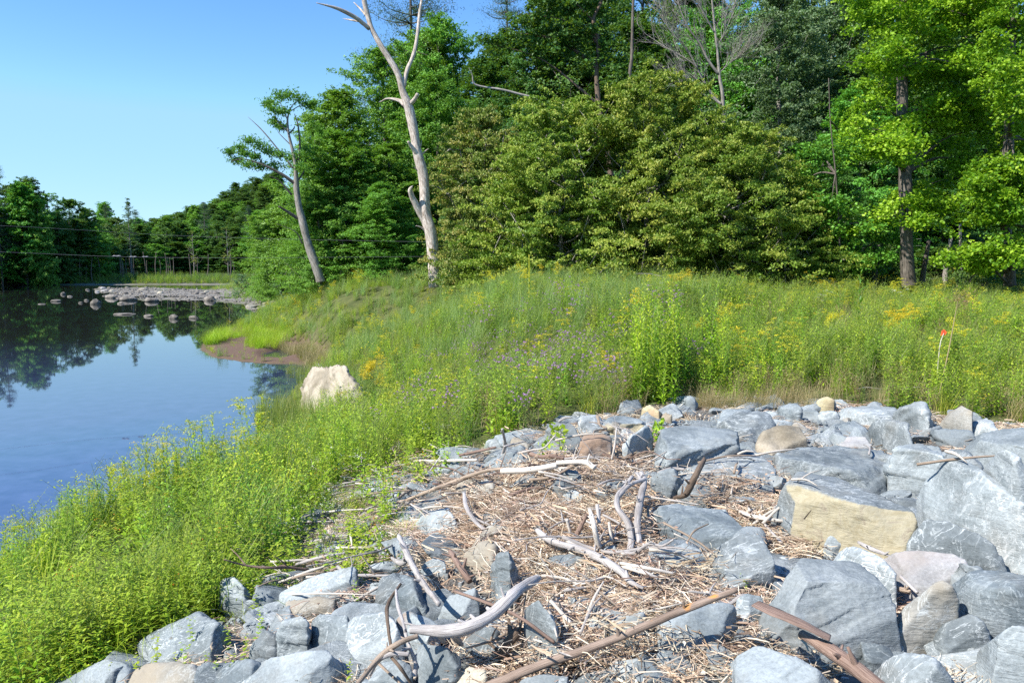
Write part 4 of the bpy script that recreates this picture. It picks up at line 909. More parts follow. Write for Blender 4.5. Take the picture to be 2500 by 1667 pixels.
rock(7, [(1630,1480,.15),(1700,1330,.4),(1850,1220,.55),(1950,1190,.6),(1980,1230,.55),(1960,1380,.3),(1880,1500,.1),(1740,1590,0),(1600,1590,0)], 'brown', 'olive grey upright slab leaning beside the largest front slab')
rock(7, [(2000,1350,.3),(2130,1260,.45),(2260,1240,.5),(2310,1300,.45),(2260,1440,.2),(2190,1560,0),(2000,1400,.1)], 'brown', 'brown mottled boulder at lower right in front of the flat dark slab')
rock(7, [(1960,1365,.1),(1985,1340,.14),(1998,1365,.12),(1990,1400,.03),(1960,1405,.03)], 'cobblet', 'small round tan stone caught between slabs', name='stone', rnd=1, amp=.006)
rock(7, [(1860,1520,.2),(1900,1440,.35),(2100,1365,.5),(2180,1440,.4),(2180,1568,.1),(1900,1630,0),(1850,1600,0)], 'slate', 'blue grey rough block in front of the brown mottled boulder')
rock(7, [(2200,1520,.35),(2280,1465,.45),(2440,1460,.48),(2440,1700,.1),(2180,1680,.1)], 'slate', 'grey boulder filling the lower right corner')
rock(7, [(1000,1080,.42),(1250,1060,.45),(1450,1120,.42),(1600,1240,.36),(1625,1440,.18),(1440,1580,.03),(1230,1580,.06),(1000,1440,.15),(890,1320,.28),(870,1200,.38)], 'pale', 'largest front slab broad and white streaked facing the viewer')
rock(7, [(620,980,.4),(700,930,.5),(820,945,.5),(880,980,.45),(925,1110,.3),(870,1225,.1),(650,1260,.05),(530,1220,0),(560,1040,.2)], 'slate', 'rounded blue grey boulder left of the largest front slab')
rock(7, [(200,1050,.25),(340,990,.38),(500,1000,.36),(555,1040,.32),(540,1130,.1),(420,1200,0),(280,1210,0),(165,1130,.05)], 'slate', 'blue grey boulder with a rough split front right of the sawn birch log')
rock(7, [(215,780,.4),(300,770,.42),(620,810,.4),(850,960,.3),(640,985,.05),(540,1000,0),(330,980,0),(240,880,.1)], 'darks', 'dark layered slab with a rusty crack in the middle of the debris', amp=.03)
rock(7, [(470,560,.4),(560,510,.42),(800,490,.42),(960,530,.4),(975,590,.3),(900,700,.05),(430,750,.05),(300,720,0),(360,640,.2)], 'pale', 'large whitish slab leaning under the dark driftwood stub')
rock(7, [(215,600,.2),(300,570,.25),(400,570,.25),(380,700,0),(300,730,0),(200,680,0)], 'slate', 'pale grey tilted slate left of the large whitish slab')
rock(7, [(215,1480,.25),(400,1370,.42),(640,1340,.42),(740,1370,.4),(700,1500,.1),(600,1580,0),(330,1590,0),(220,1560,.05)], 'slate', 'rough boulder under the long peeled branch with a black shadowed side')
rock(7, [(690,1310,.15),(760,1275,.25),(850,1290,.25),(880,1350,.15),(820,1390,.05),(720,1380,.05)], 'slate', 'small grey slate at the tip of the long peeled branch')
rock(7, [(165,235,.05),(200,208,.14),(260,240,.12),(275,275,.0),(190,280,0)], 'ochre', 'tan wedge stone by the weeds behind the boulders', name='stone', rnd=1)
rock(7, [(270,275,.03),(295,248,.1),(330,265,.08),(325,292,0),(280,295,0)], 'cream', 'small white stone right of the tan wedge stone', name='stone', rnd=1)
rock(7, [(408,160,.15),(430,138,.22),(465,150,.2),(480,205,0),(415,212,0)], 'slate', 'small upright grey stone in the edge of the weeds')
rock(7, [(20,200,.15),(70,170,.25),(140,175,.22),(155,225,.05),(100,245,0),(20,240,0)], 'darks', 'leaf shadowed mottled boulder under the tall dark weeds')
rock(7, [(1170,170,.2),(1230,152,.25),(1268,175,.2),(1260,225,0),(1190,230,0)], 'ochre', 'ochre boulder half hidden in the dry weeds', rnd=1)
rock(7, [(1170,255,.05),(1200,235,.1),(1280,250,.1),(1290,270,.02),(1190,275,0)], 'pale', 'little pale slate beside the wide flat slab')
rock(6, [(1460,80,.35),(1500,35,.42),(1680,40,.42),(1715,70,.36),(1640,150,0),(1450,115,.05),(1560,135,.02)], 'slate', 'flat topped slab with a yellow brown front near the weeds', tint=(0,0,0, 0,-1,.1))
rock(6, [(1560,270,0),(1570,190,.15),(1640,110,.35),(1740,60,.45),(1750,130,.3),(1740,185,.12),(1600,272,0)], 'pale', 'pale slate tilted up like a fin beside the gravel topped block')
rock(6, [(1325,200,.25),(1360,140,.38),(1470,120,.4),(1512,135,.38),(1512,270,0),(1350,262,0)], 'rust', 'square grey boulder with a rusty right side')
rock(6, [(1235,250,.02),(1260,212,.15),(1340,205,.18),(1350,270,0),(1240,270,0)], 'pale', 'low pale stone left of the rusty sided boulder')
rock(6, [(1060,190,.12),(1150,80,.38),(1250,58,.42),(1320,80,.4),(1350,150,.22),(1320,230,0),(1080,240,0)], 'darks', 'speckled boulder with a green vine over its face')
rock(6, [(1330,65,.2),(1350,32,.3),(1460,35,.3),(1440,100,.1),(1370,125,0)], 'pale', 'whitish block behind the rusty sided boulder')
rock(6, [(800,300,.1),(900,240,.2),(1030,233,.2),(1050,290,.05),(850,340,0)], 'slate', 'low broad slate behind the bleached plank')
rock(6, [(480,345,0),(560,285,.2),(640,290,.18),(650,335,0)], 'slate', 'small grey slate by the long straight white stick')
rock(6, [(575,225,.06),(640,205,.1),(770,203,.1),(785,228,0),(650,240,0)], 'darks', 'dark flat slate at the foot of the weeds')
rock(6, [(780,170,.1),(830,145,.2),(900,140,.2),(920,200,0),(820,210,0)], 'pale', 'grey stone half covered by low green leaves')
rock(6, [(1240,303,.45),(1290,320,.36),(1395,410,.1),(1350,440,0),(1165,480,0),(1170,400,.15)], 'slate', 'pyramid shaped grey rock in front of the bleached plank', amp=.015)
rock(6, [(880,460,0),(1040,360,.24),(1095,372,.22),(1080,405,.1),(960,458,0)], 'slate', 'flat slate wedge under the bleached plank')
rock(6, [(1415,460,.08),(1500,405,.22),(1600,398,.24),(1640,440,.1),(1600,500,0),(1440,500,0)], 'slate', 'grey rock behind the curved grey limb')
rock(6, [(1230,495,.03),(1270,455,.12),(1340,455,.12),(1345,510,0),(1260,525,0)], 'pale', 'small pale rock below the pyramid rock', name='stone')
rock(6, [(590,505,0),(660,400,.26),(840,390,.26),(870,430,.1),(800,505,0)], 'brown', 'brown boulder under the long curved stick')
rock(6, [(370,655,.05),(430,570,.26),(580,553,.29),(640,590,.26),(665,690,0),(500,722,0),(380,695,0)], 'pale', 'rounded pale boulder at the left of the debris')
rock(6, [(820,860,.22),(860,790,.42),(950,790,.42),(985,960,.1),(940,1100,0),(870,1100,0)], 'slate', 'tall narrow grey slab in the middle of the twigs')
rock(6, [(670,825,.2),(790,738,.36),(865,760,.33),(820,930,.02),(700,925,0)], 'brown', 'brownish slab leaning on the tall narrow one')
rock(6, [(500,1130,.1),(570,1060,.27),(740,1020,.32),(765,1080,.2),(650,1180,0),(520,1165,0)], 'slate', 'blue grey rock crossed by the thin brown twig')
rock(6, [(1010,1080,.37),(1100,1060,.4),(1205,1230,.26),(1190,1290,.1),(1090,1390,0),(1020,1300,.05)], 'slate', 'pointed grey slab below the smooth curved log')
rock(6, [(1420,1190,.05),(1480,1125,.2),(1535,1150,.15),(1520,1220,0),(1440,1225,0)], 'slate', 'small square grey rock behind the peeled branch', name='stone')
rock(6, [(1440,1310,.05),(1600,1180,.26),(1735,1155,.3),(1700,1250,.1),(1500,1345,0)], 'slate', 'long grey rock lying under the middle of the peeled branch')
rock(6, [(640,1330,.27),(780,1240,.42),(870,1250,.42),(880,1330,.22),(820,1445,0),(680,1435,0)], 'slate', 'broken grey rock under the smooth curved log')
rock(6, [(390,1320,.37),(560,1320,.42),(635,1370,.37),(600,1600,0),(400,1600,0)], 'slate', 'flat faced grey block under the left end of the curved log')
rock(5, [(1985,1200,.4),(2080,1135,.5),(2220,1140,.5),(2300,1180,.45),(2310,1330,.2),(2180,1440,0),(2020,1420,.05)], 'pale', 'light grey rounded boulder beside the forked dark twigs', amp=.012)
rock(6, [(270,1200,.37),(330,1150,.44),(480,1160,.44),(530,1200,.37),(450,1330,.1),(280,1340,.05)], 'rust', 'rust stained boulder behind the forked dark twigs')
rock(6, [(570,1560,.05),(620,1500,.16),(710,1465,.22),(790,1480,.2),(805,1530,.1),(760,1620,0),(590,1620,0)], 'cobblet', 'smooth rounded tan cobble at the bottom edge', name='cobble', rnd=1, amp=.008)
rock(6, [(110,1560,.2),(200,1420,.37),(360,1440,.37),(385,1590,.1),(150,1640,0)], 'slate', 'grey slab under the forked dark twigs at the bottom edge')
rock(6, [(1470,1440,.1),(1540,1405,.2),(1700,1400,.2),(1710,1450,.1),(1600,1490,0),(1480,1480,0)], 'pale', 'flat grey slate in the straw near the bottom edge')
rock(6, [(940,1545,.12),(1100,1500,.2),(1290,1490,.2),(1310,1560,.1),(1280,1640,0),(950,1650,0)], 'pale', 'flat whitish slab under the thick end of the peeled branch')
rock(0, [(1797,1600,.2),(1840,1573,.3),(1960,1590,.36),(2083,1650,.25),(2080,1760,0),(1800,1760,0)], 'slate', 'grey slab at the bottom edge left of the reddish log')
rock(0, [(2160,1610,.2),(2230,1575,.3),(2320,1600,.3),(2340,1700,.1),(2160,1760,0)], 'pale', 'pale slab at the bottom edge right of the reddish log')
rock(0, [(2100,1560,.1),(2180,1565,.12),(2200,1620,0),(2110,1620,0)], 'darks', 'small dark slate above the pale bottom slab', name='stone')
rock(6, [(150,1060,.22),(250,925,.42),(420,960,.42),(445,1080,.2),(350,1145,0),(180,1130,0)], 'darks', 'dark boulder beneath the twisted driftwood at the left')
rock(6, [(410,900,.1),(450,845,.22),(560,840,.22),(585,930,0),(430,945,0)], 'slate', 'grey rock beside the reddish wood at the left')
rock(5, [(1590,1180,.5),(1640,1150,.53),(1760,1165,.52),(1768,1380,.05),(1740,1418,0),(1580,1412,0)], 'slate', 'square cut block with a faint yellow stain on its left face', tint=None)
rock(5, [(1770,1175,.48),(1990,1165,.5),(2012,1250,.35),(2035,1420,0),(1795,1385,0)], 'slate', 'square block right of the cut block with a black notch between')
rock(5, [(1440,1340,.1),(1540,1255,.32),(1580,1270,.32),(1585,1420,0),(1400,1425,0)], 'darks', 'blue grey triangular rock left of the square cut block')
rock(5, [(1330,1560,.2),(1400,1440,.42),(1870,1378,.5),(1940,1440,.42),(1900,1510,.2),(1800,1620,.05),(1400,1700,0)], 'pale', 'broad light grey slab at the bottom edge under plant shadows')
rock(5, [(780,1330,.1),(1020,1180,.27),(1200,1160,.32),(1310,1240,.27),(1300,1400,0),(900,1425,0)], 'slate', 'big low slab half overgrown at the lower left')
rock(5, [(1180,1560,.1),(1260,1440,.25),(1500,1420,.28),(1400,1600,.05),(1200,1650,0)], 'darks', 'grey slab in plant shade at the bottom edge')
rock(5, [(740,1560,.1),(800,1450,.2),(1000,1440,.22),(1180,1480,.2),(1150,1640,0),(760,1660,0)], 'brown', 'tan flat slab at the bottom edge among the low plants')
rock(5, [(330,1570,.02),(600,1420,.17),(760,1400,.17),(720,1600,0),(400,1640,0)], 'slate', 'flat grey slab at the lower left among the herbs')
rock(5, [(1240,1000,.17),(1330,950,.28),(1400,1000,.22),(1380,1130,0),(1240,1135,0)], 'slate', 'grey boulder showing through low leaves at the left')
rock(5, [(1600,1050,.12),(1850,930,.32),(2060,880,.37),(2080,950,.22),(1980,1040,0),(1640,1115,0)], 'slate', 'long sloping grey slab covered in part by herbs')
rock(5, [(1590,1150,.08),(1650,1085,.16),(1960,1060,.18),(1950,1110,.05),(1700,1165,0)], 'brown', 'brown flat shaly slab behind the square cut block')
rock(5, [(2140,1120,.1),(2180,960,.35),(2280,910,.4),(2351,960,.35),(2340,1130,0)], 'darks', 'dark slate in herb shade left of the driftwood tangle')
rock(0, [(741,893,.95),(775,903,.86),(850,888,1.0),(878,900,.9),(892,950,.45),(850,995,.05),(815,1010,0),(742,1010,0),(736,940,.5)], 'cream', 'big cream coloured boulder by the water among reeds', amp=.035, far_=True)
rock(9, [(715,838,.05),(728,831,.18),(738,834,.18),(742,842,0),(718,844,0)], 'pink', 'small reddish stone on the mud behind the big cream boulder', name='stone', rnd=1, far_=True)

# ---- loose smaller chunks wedged between, each a copy
base = []
for s in range(7):
    r = np.random.default_rng(900 + s); P = r.normal(size=(14, 3)); P /= np.linalg.norm(P, axis=1)[:, None]; P *= [1, .75, .5]
    me = hull_mesh(P, None, 6, s); me, V, N = finish_rock(me, .04, .03, 900 + s, 0)
    me.attributes.new('tint', 'FLOAT', 'POINT').data.foreach_set('value', np.zeros(len(V), np.float32)); me.polygons.foreach_set('use_smooth', np.ones(len(me.polygons), bool)); me.materials.clear(); me.materials.append(M['slate']); base.append(me)
cobs = []
for s in range(6):
    r = np.random.default_rng(950 + s); P = r.normal(size=(60, 3)); P /= np.linalg.norm(P, axis=1)[:, None]; P *= [1, r.uniform(.65, .85), r.uniform(.4, .55)]
    me = hull_mesh(P); me, V, N = finish_rock(me, .09, .04, 950 + s, 0, 1)
    me.attributes.new('tint', 'FLOAT', 'POINT').data.foreach_set('value', np.zeros(len(V), np.float32)); me.polygons.foreach_set('use_smooth', np.ones(len(me.polygons), bool)); me.materials.clear(); me.materials.append(M['cobble']); cobs.append(me)

def bvh_of(items):
    V = []; F = []; n = 0
    for o, vw in items:
        me = o.data; V += [tuple(v) for v in vw]
        for p in me.polygons: F.append(tuple(i + n for i in p.vertices))
        n += len(vw)
    return BVHTree.FromPolygons(V, F)
RB = bvh_of(RS)
cnt = 0
for _ in range(6000):
    if cnt >= 265: break
    y = random.uniform(3.6, 12.0); x = random.uniform(-3.4, .72 * y + .8)
    if not inpoly(np.array(x), np.array(y), RIP): continue
    deb = any(inpoly(np.array(x), np.array(y), P) for P in DEB)
    if deb and random.random() < .25: continue
    s = random.uniform(.17, .40) * (.75 if deb else 1); g = float(G(x, y)); h = RB.ray_cast(Vector((x, y, 6)), Vector((0, 0, -1)), 10)
    if h[0] is not None and h[0].z > g + .12: continue
    o = link('boulder', base[cnt % 7], None, (x, y, g - s * .08)); o.rotation_euler = (random.uniform(-.5, .5), random.uniform(-.5, .5), random.uniform(0, 6.28)); o.scale = (s * 1.2, s, s * random.uniform(.7, 1.0))
    o.material_slots[0].link = 'OBJECT'; o.material_slots[0].material = M[['slate', 'slate', 'darks', 'slate', 'slate', 'pale', 'pale', 'slate'][cnt % 8]]
    tag(o, 'half buried grey boulder in a gap between larger ones', 'rock', 'half buried boulders in the gaps'); cnt += 1
    o.rotation_mode = 'XYZ'; mw = Matrix.LocRotScale(o.location, o.rotation_euler, o.scale); nv = len(base[(cnt - 1) % 7].vertices); vv = np.empty(nv * 3, np.float32); base[(cnt - 1) % 7].vertices.foreach_get('co', vv)
    RS.append((o, vv.reshape(-1, 3) @ np.array(mw.to_3x3()).T + np.array(mw.translation)))
RB = bvh_of(RS)
def top(x, y):
    h = RB.ray_cast(Vector((x, y, 6)), Vector((0, 0, -1)), 10)
    g = float(G(x, y)); return (max(g, h[0].z), h[0].z > g + .04, h[1]) if h[0] is not None else (g, False, Vector((0, 0, 1)))

cnt = 0
for _ in range(2600):
    if cnt >= 265: break
    y = random.uniform(3.3, 12.5); x = random.uniform(-3.2, .72 * y + .8)
    if not inpoly(np.array(x), np.array(y), RIP): continue
    s = random.uniform(.07, .2); z, on, _n = top(x, y); g = float(G(x, y))
    if z > g + .22: continue
    o = link('stone', base[cnt % 7], None, (x, y, max(g, z - .1) + s * .1)); o.rotation_euler = (random.uniform(-.6, .6), random.uniform(-.6, .6), random.uniform(0, 6.28)); o.scale = (s * 1.15, s, s * random.uniform(.7, 1.1))
    o.material_slots[0].link = 'OBJECT'; o.material_slots[0].material = M[random.choice(['slate', 'slate', 'pale', 'darks', 'slate', 'brown'])]
    tag(o, 'small angular chunk wedged between the big boulders', 'stone', 'chunks wedged between the boulders'); cnt += 1

# ------------------------------------------------------------------ river stones
def river_stone(u, v, wpx, hpx, label, group=None, m='cobble'):
    x, y = flat(u, v, .02); D = math.hypot(x, y); s = wpx / FPX * D / 2; sz = max(hpx / FPX * D, .06)
    o = link('river_stone', cobs[random.randrange(6)], None, (x, y, sz * .25)); o.rotation_euler = (0, 0, random.uniform(-.4, .4)); o.scale = (s, s * .9, sz * 1.6)
    o.material_slots[0].link = 'OBJECT'; o.material_slots[0].material = M[m]
    tag(o, label, 'stone', group)
for (x, y, w, h, lb) in [(548, 1040, 52, 26, 'rounded tan stone alone in the dark water left of centre'), (320, 1024, 56, 12, 'low long stone farthest left in the dark water but one'), (362, 984, 26, 12, 'small stone behind the long low one at the left'),
                         (997, 1122, 58, 22, 'peaked brown stone in the near row right of the middle'), (1110, 1120, 60, 14, 'flat tan stone rightmost of the near row'), (853, 1110, 50, 12, 'dark low stone in the near row'),
                         (715, 1098, 115, 8, 'long flat slab barely above the water at the near row left'), (735, 1018, 95, 24, 'broad boulder in the middle of the stone scatter'), (640, 1005, 70, 20, 'pale boulder left of the broad one in the scatter'),
                         (870, 1025, 80, 24, 'pale blocky stones edge at the near side of the gravel bar'), (692, 1038, 42, 8, 'small wet stone before the broad boulder'), (665, 976, 28, 8, 'small stone behind the scatter'),
                         (400, 997, 30, 6, 'tiny flat stone right of the small left one'), (462, 1034, 26, 8, 'tiny dark stone left of the rounded tan stone'), (495, 1020, 30, 8, 'tiny pale stone behind the rounded tan stone'), (580, 952, 30, 12, 'small stone at the far left of the riffle'),
                         (1205, 1020, 70, 24, 'pointed pinkish stone at the right of the gravel bar'), (820, 965, 60, 18, 'cluster topped pale stone at the start of the bar'), (240, 1040, 40, 4, 'barely showing flat stone at the far left')]:
    u, v = Z1(x, y); river_stone(u, v, w / 2.351, h / 2.351, lb)
bx = np.array(BARP); cnt = 0
for _ in range(6000):
    if cnt >= 150: break
    x = random.uniform(bx[:, 0].min() - 3, bx[:, 0].max() + 1); y = random.uniform(bx[:, 1].min() - 4, bx[:, 1].max())
    if float(sdist(np.array(x), np.array(y), BARP)) < -1.2 - random.random() * 1.2: continue
    s = random.choice([.12, .18, .22, .3, .5]) * random.uniform(.8, 1.2); zz = max(0.0, float(G0(x, y)))
    o = link('river_stone', cobs[cnt % 6], None, (x, y, zz + s * .03)); o.rotation_euler = (random.uniform(-.15, .15), random.uniform(-.15, .15), random.uniform(0, 6.28)); o.scale = (s, s, s * random.uniform(.7, 1.2))
    if cnt % 3 == 0: o.material_slots[0].link = 'OBJECT'; o.material_slots[0].material = M[['pink', 'cobblet', 'brown'][cnt // 3 % 3]]
    tag(o, 'pale cobble lying on the gravel bar across the river', 'stone', 'cobbles on the gravel bar'); cnt += 1
for i, (x, y) in enumerate([(600, 698), (612, 702), (625, 706), (634, 712), (618, 694), (640, 708)]):
    river_stone(*D_(x, y), 12, 7, 'pale cobble at the tip where the bar meets the grassy bank', 'cobbles where the bar meets the bank')

# ------------------------------------------------------------------ driftwood
def wood(zf, parts, m, label, name='driftwood', sides=10, rough=.1, group=None, flat_=1.0, cat='driftwood', straight=False, hs_=1.0):
    org = None; mb = MB(); k = 0
    for pts in parts:
        P = []; R = []
        for (x, y, h, r_) in pts:
            p = hit(*ZF[zf](x, y), h * hs_, GD); P.append(p); R.append(r_ * (.68 if r_ > .02 else .8))
        P = np.array(P)
        if straight:
            t_ = np.linspace(0, 1, len(P))[:, None]; P = P[0] * (1 - t_) + P[-1] * t_ + np.sin(t_ * 9) * [[.008, 0, .010]]
        if org is None: org = P[0].copy()
        tube(mb, P - org, R, sides, max(8, len(pts) * 12), rough * 1.9, int(abs(pts[0][0])) % 91 + k, flat_=flat_); k += 1
        if max(R) > .014 and flat_ == 1.0:      # broken side stubs and knots
            PC = catmull(P, 24) if len(P) > 2 else catmull(P, 24); rk = np.random.default_rng(int(pts[0][0]) + 3)
            for _q in range(4):
                c_ = PC[rk.integers(3, len(PC) - 3)] - org; d_ = rk.normal(size=3); d_[2] = abs(d_[2]); d_ /= np.linalg.norm(d_); L_ = max(R) * rk.uniform(1.5, 3.6); R2 = max(R) * rk.uniform(.25, .5)
                tube(mb, [c_, c_ + d_ * L_ * .5, c_ + d_ * L_], [R2 * 1.5, R2, R2 * .55], 6, 6, .2, _q)
    o = link(name, mb.mesh(name, M[m], True), None, org); return tag(o, label, cat, group)
wood(6, [[(800,1590,.10,.034),(1150,1345,.27,.032),(1500,1200,.3,.030),(1850,1130,.42,.027),(2230,1035,.42,.022)]], 'branch', 'long peeled branch with orange patches slanting across the debris', 'branch', 12, .09, straight=True)
wood(6, [[(355,1262,.42,.028),(450,1262,.40,.036),(560,1268,.38,.042),(700,1240,.37,.048),(830,1170,.37,.046),(940,1070,.38,.044),(1040,995,.36,.042),(1090,965,.34,.03)], [(520,1290,.36,.02),(550,1330,.28,.012)], [(600,1290,.34,.022),(650,1345,.2,.016)]], 'drift', 'smooth curved grey log with a split end lying on the boulders', 'log', 14, .12)
wood(6, [[(1085,690,.20,.026),(1120,725,.19,.036),(1200,765,.18,.034),(1330,800,.16,.034),(1450,855,.16,.04),(1560,920,.14,.032),(1620,985,.12,.018),(1695,1025,.1,.008)]], 'drift', 'pale grey forked root end limb curving through the twigs', 'log', 12, .1)
wood(6, [[(1630,385,.5,.018),(1590,440,.46,.025),(1545,500,.44,.028),(1550,570,.38,.03),(1605,650,.32,.032),(1625,760,.22,.033),(1600,870,.1,.026)], [(1550,500,.44,.022),(1620,430,.5,.02),(1700,402,.52,.018)]], 'drift', 'wavy forked grey limb standing beside the birch log', 'log', 12, .08, hs_=.55)
wood(6, [[(1680,360,.5,.02),(1700,410,.48,.034),(1675,520,.42,.038),(1658,640,.32,.038),(1665,760,.2,.038),(1652,850,.08,.037)], [(1685,420,.48,.03),(1660,360,.52,.012)]], 'drift', 'birch log with knots and an orange sawn end lying towards the viewer', 'log', 12, .08, hs_=.55)
wood(6, [[(1655,846,.08,.034),(1650,860,.06,.034)]], 'branch', 'orange sawn face of the birch log butt', 'log_end', 12, .02)
wood(6, [[(1385,570,.34,.014),(1410,660,.28,.026),(1440,790,.12,.028)]], 'driftw', 'pale upright branch stub left of the wavy limb', 'branch', 8, .1)
wood(6, [[(1430,545,.34,.018),(1440,650,.24,.016)]], 'drift', 'short grey knob ended stub behind the pale upright stub', 'branch', 8, .1)
wood(6, [[(665,475,.26,.018),(680,560,.22,.03),(740,650,.16,.03),(835,722,.1,.026)]], 'drift', 'curved strip of grey bark standing at the left of the debris', 'bark_strip', 10, .06, flat_=.45)
wood(6, [[(885,352,.3,.05),(1050,345,.3,.052),(1200,318,.3,.05)]], 'driftw', 'thick bleached split plank lying across the rocks', 'plank', 8, .04, flat_=.8)
wood(6, [[(1200,305,.32,.03),(1300,300,.32,.032),(1370,305,.3,.034),(1415,335,.26,.03)]], 'driftw', 'bleached round log end beyond the split plank', 'log', 10, .08)
wood(6, [[(380,293,.12,.02),(520,293,.14,.022),(740,288,.18,.018)]], 'driftw', 'long straight white stick at the foot of the weeds', 'stick', 8, .06)
wood(6, [[(1040,250,.22,.034),(1100,270,.22,.03),(1160,268,.24,.03),(1240,278,.2,.02)], [(1060,262,.2,.016),(1030,230,.26,.01)]], 'barkr', 'gnarled brownish root end behind the plank', 'root', 10, .16)
wood(6, [[(330,520,.1,.02),(470,465,.18,.026),(560,430,.22,.026),(680,385,.26,.026),(790,350,.3,.022),(890,338,.32,.016)]], 'driftt', 'long curved tan stick running up to the bleached plank', 'stick', 10, .1)
wood(6, [[(2045,282,.42,.02),(2010,350,.38,.032),(1975,420,.3,.036),(1935,490,.2,.034),(1870,503,.14,.014)]], 'darkw', 'dark broken stub leaning on the whitish slab', 'branch', 10, .16)
wood(6, [[(1778,362,.12,.018),(1850,338,.14,.02),(1930,343,.14,.016)]], 'drift', 'short grey stick at the foot of the gravel topped block', 'stick', 8, .08)
wood(6, [[(2040,520,.08,.016),(2130,500,.1,.022),(2190,475,.12,.018),(2230,455,.12,.008)]], 'driftt', 'brown forked stick on the straw above the dark slab', 'stick', 8, .1)
wood(6, [[(605,1038,.38,.01),(850,1128,.36,.012),(1000,1200,.32,.012),(1185,1335,.2,.011)]], 'barkr', 'thin straight brown twig crossing over the curved log', 'twig', 6, .05)
wood(6, [[(290,720,.3,.02),(350,850,.3,.034),(395,940,.3,.028),(440,1010,.3,.024),(520,1115,.3,.02)], [(350,850,.3,.02),(300,880,.25,.03),(250,850,.2,.014)]], 'drift', 'twisted grey trunk at the left edge of the debris', 'log', 10, .16)
wood(6, [[(870,1470,.02,.05),(890,1400,.1,.048),(920,1330,.16,.044),(975,1270,.2,.04)]], 'darkw', 'thick olive stained root poking up below the pointed slab', 'root', 10, .14)
wood(6, [[(30,1600,.3,.014),(180,1420,.36,.018),(290,1340,.4,.02),(400,1295,.4,.016)]], 'driftt', 'pale forked branch rising from the bottom edge', 'branch', 8, .08)
wood(6, [[(120,1520,.28,.012),(170,1440,.34,.016),(250,1400,.36,.018),(350,1402,.34,.014)]], 'drift', 'second pale branch just under the forked one at the bottom', 'branch', 8, .08)
wood(6, [[(300,1000,.36,.012),(230,1110,.4,.014),(225,1200,.4,.013),(245,1360,.34,.01)]], 'darkw', 'thin dark hooked twig standing against the light boulder', 'twig', 6, .08)
wood(6, [[(275,1030,.4,.01),(285,1120,.42,.012),(315,1220,.4,.012),(345,1340,.36,.012),(385,1450,.26,.014),(380,1530,.2,.02)], [(315,1220,.4,.008),(400,1240,.4,.005)]], 'drift', 'thin grey upright twig beside the dark hooked twig', 'twig', 6, .08)
wood(6, [[(250,1420,.34,.012),(300,1480,.3,.012),(360,1568,.2,.01)]], 'darkw', 'dark twig slanting down over the bottom left slab', 'twig', 6, .08)
wood(6, [[(585,808,.22,.02),(640,900,.18,.036),(700,985,.1,.03)]], 'barkr', 'reddish brown wood stub left of the brownish slab', 'branch', 10, .12)
wood(6, [[(1255,628,.22,.03),(1275,700,.12,.03)]], 'driftw', 'short bleached block end left of the pale upright stub', 'wood_block', 6, .1, flat_=.6)
wood(6, [[(1498,645,.24,.032),(1512,750,.12,.034)]], 'driftw', 'pale splintered plank end left of the wavy limb', 'wood_block', 6, .12, flat_=.5)
wood(6, [[(1370,600,.26,.016),(1300,740,.1,.02)]], 'barkr', 'dark reddish stick leaning behind the pale stub', 'stick', 7, .1)
wood(6, [[(1555,880,.14,.012),(1700,905,.16,.014),(1865,938,.16,.01)]], 'driftw', 'thin bleached stick pointing right at the split boulder', 'stick', 7, .1)
wood(6, [[(1560,895,.12,.018),(1680,925,.14,.022),(1775,968,.12,.014)]], 'driftw', 'thicker bleached stick just below the thin one', 'stick', 7, .12)
wood(6, [[(1685,495,.2,.01),(1860,520,.2,.01),(2010,545,.16,.008)]], 'driftw', 'thin white stick lying above the dark layered slab', 'stick', 6, .06)
wood(7, [[(812,1345,.38,.055),(930,1400,.38,.07),(1080,1465,.36,.066),(1240,1545,.32,.05)]], 'barkr', 'flat slab of brown bark lying on the straw at the bottom', 'bark_slab', 12, .16, flat_=.18)
wood(9, [[(1840,1455,.28,.03),(1900,1490,.27,.045),(1960,1530,.26,.05),(2060,1610,.24,.05)]], 'barkr', 'reddish brown log slanting out of the bottom edge', 'log', 12, .08)
wood(7, [[(720,820,.12,.014),(810,850,.14,.022),(930,870,.14,.022),(1045,885,.1,.014)]], 'driftw', 'bleached splintered stick left of the yellow brown face', 'stick', 7, .12)
wood(7, [[(860,890,.1,.012),(960,1000,.1,.014)]], 'drift', 'grey sliver below the bleached splintered stick', 'stick', 6, .1)
wood(7, [[(1640,1190,.2,.014),(1740,1285,.16,.012)]], 'drift', 'grey stick wedged between the white topped block and pink slab', 'stick', 6, .1)
wood(7, [[(1620,1260,.14,.02),(1700,1280,.14,.02)]], 'driftt', 'short tan stub below the wedged grey stick', 'stick', 6, .1)
wood(7, [[(420,990,.3,.006),(460,930,.36,.008),(540,890,.38,.005)]], 'driftt', 'thin tan twig over the dark layered slab', 'twig', 5, .06)
wood(7, [[(1400,995,.2,.012),(1470,1030,.2,.018),(1600,1080,.18,.006)]], 'drift', 'grey broken stick lying under the yellow brown face', 'stick', 7, .14)
wood(7, [[(1090,860,.4,.006),(1130,810,.5,.003)]], 'darkw', 'tiny dark twig sticking up before the yellow brown face', 'twig', 5, .06)
wood(6, [[(1540,105,.34,.008),(1530,200,.28,.012),(1512,285,.18,.01)]], 'driftw', 'thin upright white stick between the rusty boulder and the fin', 'stick', 6, .08)
wood(6, [[(1575,280,.08,.014),(1640,250,.1,.018),(1700,212,.14,.018),(1755,208,.14,.01)]], 'driftt', 'curved tan stick under the tilted fin slate', 'stick', 8, .1)
wood(6, [[(885,110,.5,.014),(900,200,.28,.02),(880,270,.14,.02)], [(895,210,.3,.012),(1020,180,.25,.008)]], 'drift', 'bleached upright forked branch in front of the weeds', 'branch', 8, .12)
